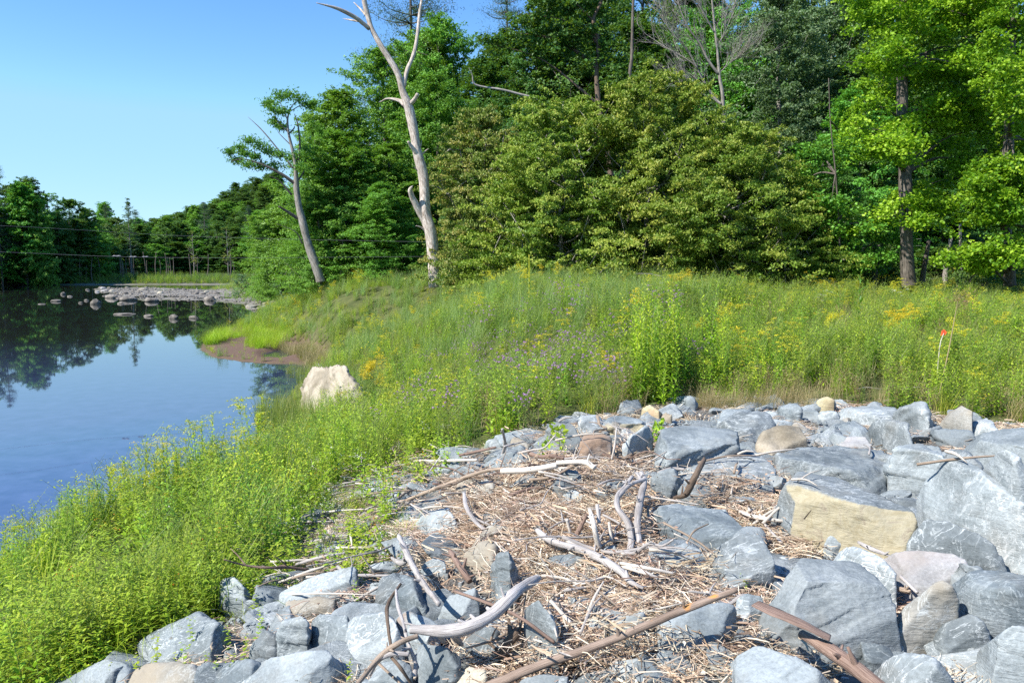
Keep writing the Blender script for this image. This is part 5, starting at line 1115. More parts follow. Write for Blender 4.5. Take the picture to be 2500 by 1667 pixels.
wood(6, [[(640,262,.14,.02),(760,235,.16,.022),(850,215,.16,.014)]], 'barkr', 'brown branch lying behind the long straight white stick', 'branch', 8, .12)
wood(6, [[(470,350,.2,.008),(530,268,.26,.008)]], 'driftw', 'small white twig leaning on the long straight stick', 'twig', 6, .08)
wood(6, [[(860,430,.1,.01),(930,480,.1,.01)]], 'driftw', 'short white splinter by the flat slate wedge', 'twig', 6, .08)
for i, (x0, y0, x1, y1, r_) in enumerate([(1700,885,1980,820,.016),(1740,605,2090,570,.012),(1540,600,1720,540,.014),(1080,1120,1160,1035,.02),(2130,340,2190,380,.018),(2010,700,2020,780,.012),(1560,660,1900,640,.012),(1640,1060,2110,1060,.008),(1230,830,1420,790,.01),(1600,990,1960,870,.012),(1780,760,2000,720,.016)]):
    wood(5, [[(x0, y0, .12, r_), ((x0 + x1) / 2, (y0 + y1) / 2 - 6, .16, r_ * 1.1), (x1, y1, .14, r_ * .6)]], 'driftw' if i % 2 else 'drift', 'pale stick lying under the low herbs on the left slope', 'stick', 6, .1, 'sticks under the herbs')
# many more loose sticks
for i in range(330):
    for _ in range(50):
        if i < 90:
            P = VINE; x = random.uniform(-4, 1.5); y = random.uniform(4, 14)
            if inpoly(np.array(x), np.array(y), P): break
        else:
            P = DEB[0] if i % 3 else DEB[1]; x = random.uniform(-3, 6); y = random.uniform(3, 12)
            if inpoly(np.array(x), np.array(y), P): break
    z, on, _n = top(x, y)
    L = random.uniform(.15, .7) * (1.3 if i < 90 else .8); a = random.gauss(.35 if i < 90 else .2, .7); t = random.gauss(0, .12 if i < 90 else .3)
    r_ = random.uniform(.004, .013); mb = MB(); k = random.uniform(-.1, .1) * L
    tube(mb, [(-L / 2, 0, 0), (0, k, .02), (L / 2, 0, 0)], [r_, r_ * .9, r_ * .4], 5, 6, .1, i)
    o = link('stick', mb.mesh('stick', M[['driftw', 'drift', 'driftt', 'driftw'][i % 4]], True), None, (x, y, z + .03 + r_)); o.rotation_euler = (0, t, a)
    tag(o, 'thin loose stick lying on the left slope under herbs' if i < 90 else 'thin loose stick lying in the tan debris', 'stick', 'sticks on the left slope' if i < 90 else 'sticks in the debris')

for i in range(70):       # bent branches tangled through the wrack
    for _ in range(60):
        x = random.uniform(-3, 3.5); y = random.uniform(3.6, 10.5)
        if inpoly(np.array(x), np.array(y), DEB[0]) or (i % 3 == 0 and inpoly(np.array(x), np.array(y), VINE)): break
    z, on, _n = top(x, y); L = random.uniform(.35, 1.0); r_ = random.uniform(.006, .017); q = np.linspace(-.5, .5, 5) * L
    rk = np.random.default_rng(i + 500); P = np.stack([q, rk.normal(0, .06 * L, 5), np.abs(rk.normal(0, .035, 5)) + np.linspace(0, rk.uniform(0, .22), 5)], 1); mb = MB()
    tube(mb, P, np.linspace(r_, r_ * .35, 5), 7, 22, .22, i); 
    for k in range(3):
        j = rk.integers(1, 4); d_ = rk.normal(size=3); d_[2] = abs(d_[2]) * .6; d_ = d_ / np.linalg.norm(d_) * L * rk.uniform(.1, .35); tube(mb, [P[j], P[j] + d_ * .5 + [0, 0, .01], P[j] + d_], [r_ * .5, r_ * .35, r_ * .15], 5, 8, .15, i)
    o = link('branch', mb.mesh('branch', M[['driftw', 'drift', 'driftt', 'drift', 'barkr'][i % 5]], True), None, (x, y, z + .04)); o.rotation_euler = (0, 0, random.uniform(0, 6.28))
    tag(o, 'bent dead branch tangled in the debris between the rocks', 'branch', 'tangled branches in the debris')

# ------------------------------------------------------------------ scattering of what nobody could count
def scatter(name, protos, pts, rot, scl, pid, label=None):
    me = bpy.data.meshes.new(name); n = len(pts); me.vertices.add(n); me.vertices.foreach_set('co', np.asarray(pts, np.float32).ravel())
    me.attributes.new('rot', 'FLOAT_VECTOR', 'POINT').data.foreach_set('vector', np.asarray(rot, np.float32).ravel())
    me.attributes.new('scl', 'FLOAT_VECTOR', 'POINT').data.foreach_set('vector', np.asarray(scl, np.float32).ravel())
    me.attributes.new('pid', 'INT', 'POINT').data.foreach_set('value', np.asarray(pid, np.int32))
    o = link(name, me); c = bpy.data.collections.new(name + '_kinds')
    for i, pm in enumerate(protos):
        po = bpy.data.objects.new('%s_kind_%02d' % (name, i), pm); c.objects.link(po)
    ng = bpy.data.node_groups.new(name, 'GeometryNodeTree')
    ng.interface.new_socket('Geometry', in_out='INPUT', socket_type='NodeSocketGeometry'); ng.interface.new_socket('Geometry', in_out='OUTPUT', socket_type='NodeSocketGeometry')
    N = ng.nodes; L = ng.links; gi = N.new('NodeGroupInput'); go = N.new('NodeGroupOutput')
    ip = N.new('GeometryNodeInstanceOnPoints'); ci = N.new('GeometryNodeCollectionInfo'); ci.inputs['Collection'].default_value = c
    ci.inputs['Separate Children'].default_value = True; ci.inputs['Reset Children'].default_value = True
    def na(nm, ty):
        a = N.new('GeometryNodeInputNamedAttribute'); a.data_type = ty; a.inputs[0].default_value = nm
        return [s for s in a.outputs if s.enabled and s.name == 'Attribute'][0]
    e = N.new('FunctionNodeEulerToRotation')
    L.new(gi.outputs[0], ip.inputs['Points']); L.new(ci.outputs[0], ip.inputs['Instance']); ip.inputs['Pick Instance'].default_value = True
    L.new(na('pid', 'INT'), ip.inputs['Instance Index']); L.new(na('rot', 'FLOAT_VECTOR'), e.inputs[0]); L.new(e.outputs[0], ip.inputs['Rotation']); L.new(na('scl', 'FLOAT_VECTOR'), ip.inputs['Scale'])
    L.new(ip.outputs[0], go.inputs[0])
    o.modifiers.new('scatter', 'NODES').node_group = ng
    return tag(o, label, None, None, 'stuff')

def straw_proto(seed, n, rad, lmin, lmax, r0, dense):
    r = np.random.default_rng(seed); mb = MB()
    for i in range(n):
        a = r.normal(.3, .9); c = np.array([r.normal() * rad * .5, r.normal() * rad * .5, abs(r.normal()) * .025]); L = r.uniform(lmin, lmax)
        d = np.array([math.cos(a), math.sin(a), r.normal() * .14]); R = r0 * r.uniform(.4, 1.7) * (2.2 if r.random() < .08 else 1); k = r.normal(size=3) * .06 * L
        tube(mb, [c - d * L / 2, c + k, c + d * L / 2], [R, R, R * .5], 3, None, 0, 0, r.uniform(0, 1), cap=False)
    for i in range(n // 5):
        c = np.array([[r.normal() * rad * .5, r.normal() * rad * .5, .012]]); leaves(mb, c, .035, .6, .7, 0, np.array([r.uniform(.1, .9)]), r)
    return mb.mesh('straw', M['straw'])
SP = [straw_proto(i, 115, .26, .03, .20, .0019, 1) for i in range(6)]
pts = []; 
for P in DEB:
    A = np.array(P); 
    for _ in range(int(170 * (A[:, 0].max() - A[:, 0].min()) * (A[:, 1].max() - A[:, 1].min()))):
        x = random.uniform(A[:, 0].min(), A[:, 0].max()); y = random.uniform(A[:, 1].min(), A[:, 1].max())
        if not inpoly(np.array(x), np.array(y), P): continue
        if y > 6 and random.random() < .3: continue
        z, on, nn = top(x, y)
        if on and (z > float(G(x, y)) + .13 or random.random() < .8): continue
        pts.append((x, y, z + random.uniform(.0, .03)))
for _ in range(5000):      # a thinner cover elsewhere
    y = random.uniform(3.4, 12.5); x = random.uniform(-4, .7 * y + .5)
    if not inpoly(np.array(x), np.array(y), RIP) and not inpoly(np.array(x), np.array(y), VINE): continue
    z, on, nn = top(x, y); g = float(G(x, y))
    if on or random.random() < .8: continue
    pts.append((x, y, z))
pts = np.array(pts); n = len(pts)
scatter('straw_debris', SP, pts, np.stack([rng.normal(0, .15, n), rng.normal(0, .15, n), rng.uniform(-.5, .5, n) + np.where(rng.random(n) < .5, 0, 3.14)], 1), np.repeat(rng.uniform(.7, 1.15, n)[:, None], 3, 1), rng.integers(0, 6, n), 'matted tan straw and broken twigs washed in among the boulders')

def chip_proto(seed):
    r = np.random.default_rng(seed); mb = MB()
    for i in range(22):
        c = np.array([r.normal() * .11, r.normal() * .11, .006]); s = r.uniform(.008, .034); k = 5; th = np.sort(r.uniform(0, 6.28, k)); h = s * r.uniform(.15, .45)
        R = Matrix.Rotation(r.normal() * .12, 3, 'X') @ Matrix.Rotation(r.normal() * .12, 3, 'Y'); R = np.array(R)
        b = np.stack([np.cos(th) * s, np.sin(th) * s * .7, np.zeros(k)], 1); V = np.vstack([b - [0, 0, h], b * .9 + [0, 0, h]]) @ R.T + c
        q = [(j, (j + 1) % k, k + (j + 1) % k, k + j) for j in range(k)]; t = [(k, k + j, k + j + 1) for j in range(1, k - 1)]
        mb.add(V, q, t)
    return mb.mesh('chips', M['slate'] if seed % 3 else M['darks'])
CP = [chip_proto(i) for i in range(6)]
b0 = RS[0][1]; BLK = [(b0[:, 0].min(), b0[:, 1].min()), (b0[:, 0].max(), b0[:, 1].min()), (b0[:, 0].max(), b0[:, 1].max()), (b0[:, 0].min(), b0[:, 1].max())]
pts = []
for _ in range(7500):
    x = random.uniform(-2.5, 9); y = random.uniform(3.4, 14)
    if inpoly(np.array(x), np.array(y), CHIPS) : pr = .8; lim = .5 if inpoly(np.array(x), np.array(y), BLK) else .07
    elif inpoly(np.array(x), np.array(y), RIP): pr = .35; lim = .08
    else: continue
    if random.random() > pr: continue
    z, on, nn = top(x, y); g = float(G(x, y))
    if z > g + lim or nn.z < .85: continue
    pts.append((x, y, z))
blk = [o for o, v in RS[:1]] 
pts = np.array(pts); n = len(pts)
scatter('slate_gravel', CP, pts, np.stack([np.zeros(n), np.zeros(n), rng.uniform(0, 6.28, n)], 1), np.repeat(rng.uniform(.5, .95, n)[:, None], 3, 1), rng.integers(0, 6, n), 'blue grey slate chips spread between and on the boulders')
pts = []
for _ in range(9000):
    x = random.uniform(bx[:, 0].min() - 3, bx[:, 0].max() + 1); y = random.uniform(bx[:, 1].min() - 4, bx[:, 1].max())
    if float(sdist(np.array(x), np.array(y), BARP)) > -.8: pts.append((x, y, float(G0(x, y)) + .02))
    if len(pts) > 700: break
pts = np.array(pts); n = len(pts)
cpm = []
for c in cobs[:4]:
    c2 = c.copy(); cpm.append(c2)
scatter('river_gravel', cpm, pts, np.stack([np.zeros(n), np.zeros(n), rng.uniform(0, 6.28, n)], 1), np.repeat(rng.uniform(.06, .22, n)[:, None], 3, 1), rng.integers(0, 4, n), 'rounded pale gravel of the bar across the river')

# ------------------------------------------------------------------ herbs and grasses
def blades(mb, B, az, L, w, lean, bend, var, m=0, ts=(0, .35, .7, 1)):
    B = np.asarray(B, float); n = len(B); one = np.ones(n); L = L * one; w = w * one; lean = lean * one; bend = bend * one; var = var * one
    d = np.stack([np.cos(az), np.sin(az), 0 * az], 1); s = np.stack([-np.sin(az), np.cos(az), 0 * az], 1); k = len(ts); V = np.zeros((n, k, 2, 3))
    for j, t in enumerate(ts):
        p = B + d * ((lean * t + bend * t * t) * L)[:, None]; p[:, 2] += (t - .45 * bend * t * t - .2 * lean * t) * L
        ww = w * (1 - t) ** .7 * .5 + 1e-4; V[:, j, 0] = p - s * ww[:, None]; V[:, j, 1] = p + s * ww[:, None]
    i = np.arange(n)[:, None] * (2 * k) + np.arange(k - 1)[None] * 2
    Q = np.stack([i, i + 1, i + 3, i + 2], 2).reshape(-1, 4); mb.add(V.reshape(-1, 3), Q, None, np.repeat(var, 2 * k), m)
def stemleaves(mb, B, az, el, L, w, droop, var, m=0):
    "long pointed leaves along a stem: four quads wide at the middle, bending down"
    B = np.asarray(B, float); n = len(B); d = np.stack([np.cos(az), np.sin(az), 0 * az], 1); s = np.stack([-np.sin(az), np.cos(az), 0 * az], 1); prof = [(0, .12), (.35, 1), (.7, .75), (1, .02)]
    V = np.zeros((n, 4, 2, 3)); one = np.ones(n); L = L * one; w = w * one; el = el * one; droop = droop * one; var = var * one
    for j, (t, pw) in enumerate(prof):
        p = B + d * (np.cos(el) * t * L)[:, None]; p[:, 2] += np.sin(el) * t * L - droop * t * t * L
        V[:, j, 0] = p - s * (w * pw * .5)[:, None]; V[:, j, 1] = p + s * (w * pw * .5)[:, None]
    i = np.arange(n)[:, None] * 8 + np.arange(3)[None] * 2
    Q = np.stack([i, i + 1, i + 3, i + 2], 2).reshape(-1, 4); mb.add(V.reshape(-1, 3), Q, None, np.repeat(var, 8), m)
def tuft(seed, n, H, spread, w, m, bend=.35, lean=.3, v=(.1, .9)):
    r = np.random.default_rng(seed); mb = MB(); B = np.zeros((n, 3)); a = r.uniform(0, 6.283, n); q = spread * r.uniform(0, 1, n) ** .6; B[:, 0] = np.cos(a) * q; B[:, 1] = np.sin(a) * q; B[:, 2] = -.03
    blades(mb, B, r.uniform(0, 6.283, n), H * r.uniform(.5, 1.1, n), w * r.uniform(.6, 1.3, n), lean * r.uniform(0, 1, n), bend * r.uniform(.1, 1.6, n), r.uniform(*v, n))
    return mb.mesh('grass', M[m])
def forb_parts(seed, stems, H, spread, nleaf, LL, LW, el, droop, flower=None, branchy=0, lowfrac=.08):
    r = np.random.default_rng(seed); st = MB(); lf = MB(); fl = MB()
    for s in range(stems):
        a = r.uniform(0, 6.28); q = spread * r.uniform(0, 1) ** .5 if stems > 1 else 0; b = np.array([math.cos(a) * q, math.sin(a) * q, -.05]); h = H * r.uniform(.72, 1.08) if stems > 1 else H
        tp = b + [r.normal() * .07 * h, r.normal() * .07 * h, h]; P = catmull([b, (b + tp) / 2 + r.normal(size=3) * .015 * h, tp], 6)
        tube(st, P, np.linspace(.0035, .0012, len(P)) * (h / .8), 3, cap=False, a=r.uniform(0, 1))
        def lv(P0, P1, n, k0, k1, sc, e0):
            t = np.linspace(k0, k1, n); B = P0[None] * (1 - t[:, None]) + P1[None] * t[:, None]; az = np.arange(n) * 2.399 + r.uniform(0, 6)
            size = sc * (1.15 - .75 * t) * r.uniform(.75, 1.2, n); stemleaves(lf, B, az, e0 + .25 * r.normal(size=n), LL * size, LW * size, droop, np.clip(.25 + .55 * t + r.normal(0, .12, n), 0, 1))
        lv(P[0], P[-1], nleaf, lowfrac, 1, 1, el)
        tips = [tp]
        for k in range(branchy):
            t = r.uniform(.45, .9); p = b * (1 - t) + tp * t; a = r.uniform(0, 6.28); e = p + np.array([math.cos(a), math.sin(a), 1.2]) * h * .22 * r.uniform(.6, 1.2); tube(st, [p, e], [.0015, .001], 3, cap=False); lv(p, e, max(4, nleaf // 5), .1, 1, .55, el); tips.append(e)
        if flower:
            for e in tips: flower(fl, e, r, h)
    return st, lf, fl
def plume(fl, e, r, h):
    for k in range(r.integers(5, 9)):
        a = r.uniform(0, 6.28); L = .10 * h * r.uniform(.6, 1.3) + .03; t = np.linspace(0, 1, 14)[:, None]; d = np.array([math.cos(a), math.sin(a), 0]); z0 = -r.uniform(0, .16) * h
        C = e + [0, 0, z0] + d * L * t + np.array([0, 0, 1.0]) * (L * .7 * (t - .9 * t * t)); C = C + r.normal(0, .004, C.shape); leaves(fl, np.repeat(C, 2, 0) + r.normal(0, .006, (28, 3)), .014, .8, .5, 0, None, r)
def flathead(fl, e, r, h):
    n = 46; g = r.normal(size=(n, 3)) * [.03, .03, .006]; g[:, 2] -= (g[:, 0] ** 2 + g[:, 1] ** 2) * 3; leaves(fl, e + g, .013, .9, .8, 0, None, r)
def button(fl, e, r, h):
    n = 20; g = r.normal(size=(n, 3)); g /= np.linalg.norm(g, axis=1)[:, None]; g[:, 2] = np.abs(g[:, 2]); leaves(fl, e + g * .013, .02, .45, .3, 0, None, r)
def daisy(fl, e, r, h):
    n = 10; a = np.arange(n) * .63; C = e + np.stack([np.cos(a), np.sin(a), 0 * a], 1) * .016; leaves(fl, C, .024, .6, .9, 0, None, r)
def tiny(fl, e, r, h):
    leaves(fl, e + r.normal(0, .012, (5, 3)), .014, .8, .3, 0, None, r)
def joined(parts, mats):
    st, lf, fl = parts; mb = MB()
    for k, p in enumerate((st, lf, fl)):
        if p.n == 0: continue
        V = np.concatenate(p.V); A = np.concatenate(p.A); mb.add(V, np.concatenate(p.Q) if p.Q else None, np.concatenate(p.T) if p.T else None, A, k)
    return mb.mesh('herb', [M[m] for m in mats])
KP = {}
def kind(nm, f, n): KP[nm] = [f(1000 + hash_(nm) * 10 + i) for i in range(n)]
def hash_(s): return sum(ord(c) * (i + 1) for i, c in enumerate(s)) % 97
kind('grass', lambda s: tuft(s, 46, .55, .10, .006, 'grass', .45, .35), 3)
kind('fine', lambda s: tuft(s, 70, .42, .13, .0035, 'weedb', .4, .3), 2)
kind('long', lambda s: tuft(s, 60, .75, .12, .007, 'weedb', .75, .5), 2)
kind('blue', lambda s: tuft(s, 70, .85, .16, .007, 'bluegrass', .30, .25), 2)
kind('dry', lambda s: tuft(s, 46, .60, .14, .0045, 'dry', .45, .35), 3)
kind('reed', lambda s: tuft(s, 34, .95, .12, .010, 'reed', .22, .18), 2)
kind('forb', lambda s: joined(forb_parts(s, 5, .74, .17, 28, .12, .031, .55, .35, None, 2), ['stem', 'weed', 'yellow']), 3)
kind('forbb', lambda s: joined(forb_parts(s, 5, .70, .17, 28, .115, .029, .5, .3, None, 2), ['stem', 'weedb', 'yellow']), 3)
kind('feather', lambda s: joined(forb_parts(s, 6, .70, .18, 44, .05, .0045, .7, .1, None, 5), ['stem', 'feather', 'yellow']), 3)
kind('golden', lambda s: joined(forb_parts(s, 4, .80, .15, 30, .09, .015, .5, .35, plume, 0), ['stem', 'weed', 'yellow']), 2)
kind('ygolden', lambda s: joined(forb_parts(s, 4, .78, .15, 30, .09, .013, .5, .35, plume, 0), ['stem', 'weedb', 'ygreen']), 2)
kind('tansy', lambda s: joined(forb_parts(s, 5, .75, .16, 24, .09, .012, .5, .3, flathead, 2), ['stem', 'feather', 'yellow']), 2)
kind('daisy', lambda s: joined(forb_parts(s, 4, .70, .16, 18, .08, .014, .5, .3, daisy, 2), ['stem', 'weed', 'yellow']), 2)
kind('knap', lambda s: joined(forb_parts(s, 4, .68, .17, 24, .05, .006, .7, .1, button, 3), ['stem', 'feather', 'purple']), 3)
kind('lace', lambda s: joined(forb_parts(s, 3, .80, .15, 16, .06, .008, .7, .1, flathead, 1), ['stem', 'feather', 'white']), 1)
kind('brown', lambda s: joined(forb_parts(s, 6, .6, .15, 16, .045, .008, .3, .5, tiny, 4), ['stemb', 'dry', 'dry']), 2)
kind('broad', lambda s: joined(forb_parts(s, 4, .40, .14, 13, .085, .042, .35, .35, None, 2), ['stem', 'weedb', 'orange']), 3)
kind('jewel', lambda s: joined(forb_parts(s, 3, .46, .12, 12, .08, .038, .35, .35, tiny, 2), ['stem', 'weedb', 'orange']), 1)
kind('wlow', lambda s: joined(forb_parts(s, 4, .38, .12, 14, .06, .028, .4, .3, tiny, 2), ['stem', 'weed', 'white']), 1)
kind('deep', lambda s: joined(forb_parts(s, 5, .72, .16, 28, .10, .018, .6, .4, None, 2), ['stem', 'weedd', 'yellow']), 2)
kind('mat', lambda s: joined(forb_parts(s, 9, .20, .20, 12, .05, .02, .3, .2, None, 1), ['stem', 'weed', 'orange']), 2)

POOL = {}
def put(nm, x, y, z, s): POOL.setdefault(nm, []).append((x, y, z, s))
def zone(P): return hitpoly(9, P)
# flat plots of the meadow as places on the ground
Z_PURPLE = hitpoly(9, [(1080, 800), (1250, 740), (1420, 760), (1450, 960), (1300, 985), (1120, 1000), (1080, 900)])
Z_TALL = hitpoly(9, [(1420, 830), (1580, 830), (1590, 930), (1450, 950)])
Z_BROWN = hitpoly(9, [(640, 770), (760, 800), (800, 850), (700, 830)])
def fill(x0, x1, y0, y1, dens, fn):
    n = int((x1 - x0) * (y1 - y0) * dens); X = rng.uniform(x0, x1, n); Y = rng.uniform(y0, y1, n)
    k = (X > -.70 * Y - 2) & (X < .70 * Y + 2); X = X[k]; Y = Y[k]
    d = sdist(X, Y, LAND); rd = sdist(X, Y, RIP); md = sdist(X, Y, MUD); vd = sdist(X, Y, VINE); pd = sdist(X, Y, Z_PURPLE); td = sdist(X, Y, Z_TALL); bd = sdist(X, Y, Z_BROWN)
    Zg = G0(X, Y); a = n2(X, Y, 2.6, 41); b = n2(X, Y, 1.3, 57); c = n2(X, Y, 5.5, 66)
    for i in range(len(X)): fn(X[i], Y[i], Zg[i], d[i], rd[i], md[i], vd[i], pd[i], td[i], bd[i], a[i], b[i], c[i])
U = random.random
def choose(w):
    t = U() * sum(v for _, v in w); 
    for k_, v in w:
        t -= v
        if t <= 0: return k_
    return w[-1][0]
def meadow(x, y, z, d, rd, md, vd, pd, td, bd, a, b, c, near=True):
    if rd > -.02 or md > .3 or d < .15: return
    if bd > 0 and U() < .6: return
    left = x < -1.0 - (y < 14) * 0 and (x + .55 * y) < 6.5 and y < 16
    w = [('grass', .5), ('fine', .35), ('forb', 1.7), ('forbb', 2.2), ('feather', .9 + 1.0 * (b > .2)), ('golden', .05 + .12 * (c > .15)), ('tansy', .07 + .1 * (a > .2)), ('daisy', .12), ('ygolden', .10 + .12 * (a < -.3)), ('dry', .3 + .9 * (b < -.3)), ('long', .25), ('lace', .02), ('brown', .10 + .4 * (c < -.35))]
    s = 1.0
    w += [('deep', .9 * (c > .1) + .15), ('broad', .5 * (b > .2))]
    if left:
        if U() < .28: return
        w = [('grass', .5), ('long', 1.1 + 1.2 * (a > .2)), ('forb', 1.3), ('forbb', 1.6), ('broad', 3.0), ('jewel', .3), ('ygolden', .25), ('feather', .35), ('fine', .2), ('deep', .9), ('dry', .10), ('wlow', .3)]; s = 1.22
    if pd > 0: w += [('knap', 1.5), ('feather', 2)]
    elif pd > -1.5: w += [('knap', .5)]
    if td > 0: w = [('deep', 2), ('forb', 1)]
    if 18 < y < 32 and -7 < x < 5 and not left: w += [('blue', 2.2 * (a > -.15) + .4)]
    if y > 14 and x > .33 * y: w += [('dry', 1.0), ('ygolden', .3), ('brown', .3)]
    if -.9 < rd and x > 0: w += [('dry', 2.4), ('brown', 1.2)]; s = .8 if rd > -.4 else .9
    if y > 26: s = 1.15; w = [('blue', 2.0 if x < 6 else .4), ('forb', 1.5), ('grass', 1.5), ('dry', .5), ('ygolden', .3), ('feather', 1), ('golden', .12)]
    if x < -6.5 and y > 16 : w += [('grass', 2), ('forbb', 1.2), ('tansy', .25)]
    edge = min(1, .45 + d * .35) if not left else min(1.0, .6 + d * .25)
    put(choose(w), x, y, z, s * edge * random.uniform(.75, 1.2) * (1 + .3 * a))
fill(-10, 12, 3.2, 14, 22, meadow)
fill(-12, 18, 14, 24, 15, meadow)
fill(-20, 30, 24, 36, 10, meadow)
fill(-26, 34, 36, 58, 7.0, meadow)
def farm(x, y, z, d, rd, md, vd, pd, td, bd, a, b, c):
    if md > .3 or d < .2 or inpoly(np.array(x), np.array(y), BARP): return
    put(choose([('grass', 2), ('forbb', 1.5), ('tansy', .2), ('blue', .8), ('dry', .6)]), x, y, z, random.uniform(1.0, 1.5))
fill(-60, 10, 58, 125, 1.6, farm)
def farb(n):
    X = rng.uniform(-150, -20, n); Y = rng.uniform(135, 172, n); fd = sdist(X, Y, FAR); Zg = G0(X, Y)
    for x, y, z, f in zip(X, Y, Zg, fd):
        if 1.5 < f < 16: put(choose([('grass', 1), ('deep', 3), ('forb', 2)]), x, y, z, random.uniform(1.2, 2.3))
farb(9000)
def slope(x, y, z, d, rd, md, vd, pd, td, bd, a, b, c):
    if vd > 0 and d > .1 and U() < .9 - .45 * (rd > 1.1) - .2 * (b < -.2):
        zz, on, nn = top(x, y)
        if on and U() < .5: return
        put(choose([('broad', 2.2), ('jewel', .35), ('wlow', .5), ('mat', 1.6), ('forbb', .35), ('fine', .4), ('dry', .25)]), x, y, max(z, zz - .08), random.uniform(.6, 1.05))
fill(-6, 2, 3.2, 14, 26, slope)
def undern(x, y, z, d, rd, md, vd, pd, td, bd, a, b, c):
    if rd > .15 and U() < .012 * (1 + 3 * (rd < .8)): put(choose([('fine', 2), ('mat', 1), ('dry', 2), ('broad', .5)]), x, y, z, random.uniform(.3, .6))
    if md > -.3 and U() < .45 + .4 * (a > .0): put(choose([('fine', 3), ('mat', 1), ('grass', .5)]), x, y, z, random.uniform(.25, .6))
fill(-4, 9, 3.4, 13, 20, undern); fill(-20, -5, 24, 52, 5, undern)
# bright fine sedge on the mud, reeds by the cream boulder, brown grass patch
def patch(P9, nm, n, s0, s1):
    P = hitpoly(9, P9); A = np.array(P); k = 0
    for _ in range(n * 30):
        if k >= n: break
        x = random.uniform(A[:, 0].min(), A[:, 0].max()); y = random.uniform(A[:, 1].min(), A[:, 1].max())
        if inpoly(np.array(x), np.array(y), P): put(nm, x, y, float(G0(x, y)), random.uniform(s0, s1)); k += 1
patch([(566, 800), (580, 770), (640, 775), (645, 795), (600, 803)], 'fine', 150, 1.1, 1.9)
patch([(480, 778), (560, 742), (650, 735), (690, 760), (640, 775), (540, 778)], 'fine', 170, .9, 1.6)
patch([(560, 750), (650, 740), (720, 770), (640, 780)], 'forbb', 60, .5, .9)
patch([(470, 793), (478, 778), (520, 765), (530, 775), (500, 792)], 'long', 60, .9, 1.3)
patch([(640, 795), (700, 800), (760, 830), (740, 850), (690, 825)], 'dry', 160, .9, 1.5)
patch([(585, 990), (600, 945), (700, 960), (745, 1000), (700, 1040), (640, 1030)], 'reed', 75, .75, 1.15)
patch([(650, 860), (700, 850), (740, 870), (700, 890)], 'reed', 30, .5, .8)
patch([(500, 680), (560, 668), (620, 690), (600, 705)], 'forbb', 70, .8, 1.2)
patch([(1590, 935), (1800, 930), (1900, 930), (1900, 945), (1600, 945)], 'dry', 60, .5, .8)
for nm_ in ('broad', 'forbb', 'long', 'mat'): patch([(40, 1590), (100, 1520), (330, 1420), (470, 1370), (520, 1420), (340, 1490), (200, 1560), (130, 1600)], nm_, 45, .6, 1.1)
NM = {'grass': ('meadow_grass', 'arching green grass blades filling the meadow'), 'fine': ('fine_grass', 'short fine bright grass'), 'long': ('long_grass', 'long drooping grass on the slope'), 'blue': ('blue_grass', 'bluish green grass on the mound'),
      'dry': ('dry_grass', 'straw coloured dry grass at the meadow edge'), 'reed': ('reeds', 'tall reeds by the cream boulder'), 'forb': ('leafy_weeds', 'leafy mid green weeds'), 'forbb': ('bright_weeds', 'leafy yellow green weeds'),
      'feather': ('feathery_weeds', 'feathery fine leaved weeds'), 'golden': ('goldenrod_patches', 'yellow plumed goldenrod dotted through the meadow'), 'ygolden': ('pale_goldenrod_patches', 'greenish yellow goldenrod dotted through the meadow'),
      'tansy': ('tansy_patches', 'flat headed yellow flowers in the meadow'), 'daisy': ('yellow_daisies', 'small yellow daisies in the meadow'), 'knap': ('knapweed_patches', 'pink purple knapweed flowers in the meadow'), 'lace': ('white_umbels', 'white flat flower heads in the meadow'),
      'brown': ('seedy_weeds', 'brown seeding weeds in the meadow'), 'broad': ('broad_leaf_herbs', 'low broad leaved herbs'), 'jewel': ('jewelweed_patches', 'low herbs with orange flowers'), 'wlow': ('white_flowered_herbs', 'low herbs with tiny white flowers'), 'deep': ('deep_green_weeds', 'deep green leafy weeds'), 'mat': ('creeping_herbs', 'creeping low leaves')}
TOT = 0
for k_, L_ in POOL.items():
    A = np.array(L_); n = len(A); TOT += n
    scatter(NM[k_][0], KP[k_], A[:, :3], np.stack([rng.normal(0, .09, n), rng.normal(0, .09, n), rng.uniform(0, 6.283, n)], 1), np.repeat(A[:, 3:4], 3, 1), rng.integers(0, len(KP[k_]), n), NM[k_][1])
print('PLANTS', TOT)

# ------------------------------------------------------------------ plants one can tell apart
def thing_forb(name, seed, H, nleaf, LL, LW, el, droop, flower, mats, branchy=0, stems=1, spread=.05):
    st, lf, fl = forb_parts(seed, stems, H, spread, nleaf, LL, LW, el, droop, flower, branchy)
    o = empty(name); link('stem', st.mesh('stem', M[mats[0]]), o); link('leaves', lf.mesh('leaves', M[mats[1]]), o)
    if fl.n: link('flower_head', fl.mesh('flower_head', M[mats[2]]), o)
    return o
def plants(name, protos, spots, label, group, cat='plant'):
    for i, s in enumerate(spots):
        (x, by, ty) = s[:3]; lb = s[3] if len(s) > 3 else label
        p = hit(*D_(x, by)); zt = EYE + ray(*D_(x, ty)) * (np.linalg.norm(p[:2]) / np.linalg.norm(ray(*D_(x, ty))[:2])); h = max(.15, zt[2] - p[2]) * random.uniform(.97, 1.03)
        o = protos[i % len(protos)]; sc = (h, h, h)
        if i < len(protos): o.location = p; o.rotation_euler = (0, 0, U() * 6); o.scale = sc; o['label'] = lb; o['category'] = cat; q = o
        else: q = dup(o, p, U() * 6, sc, lb); q['category'] = cat
        if len(s) > 3 : 
            if 'group' in q: del q['group']
        else: q['group'] = group
TG = [thing_forb('goldenrod', 70 + i, 1.0, 60, .14, .030, .55, .4, plume, ['stem', 'weedb', 'ygreen'], 0, 3, .12) for i in range(3)]
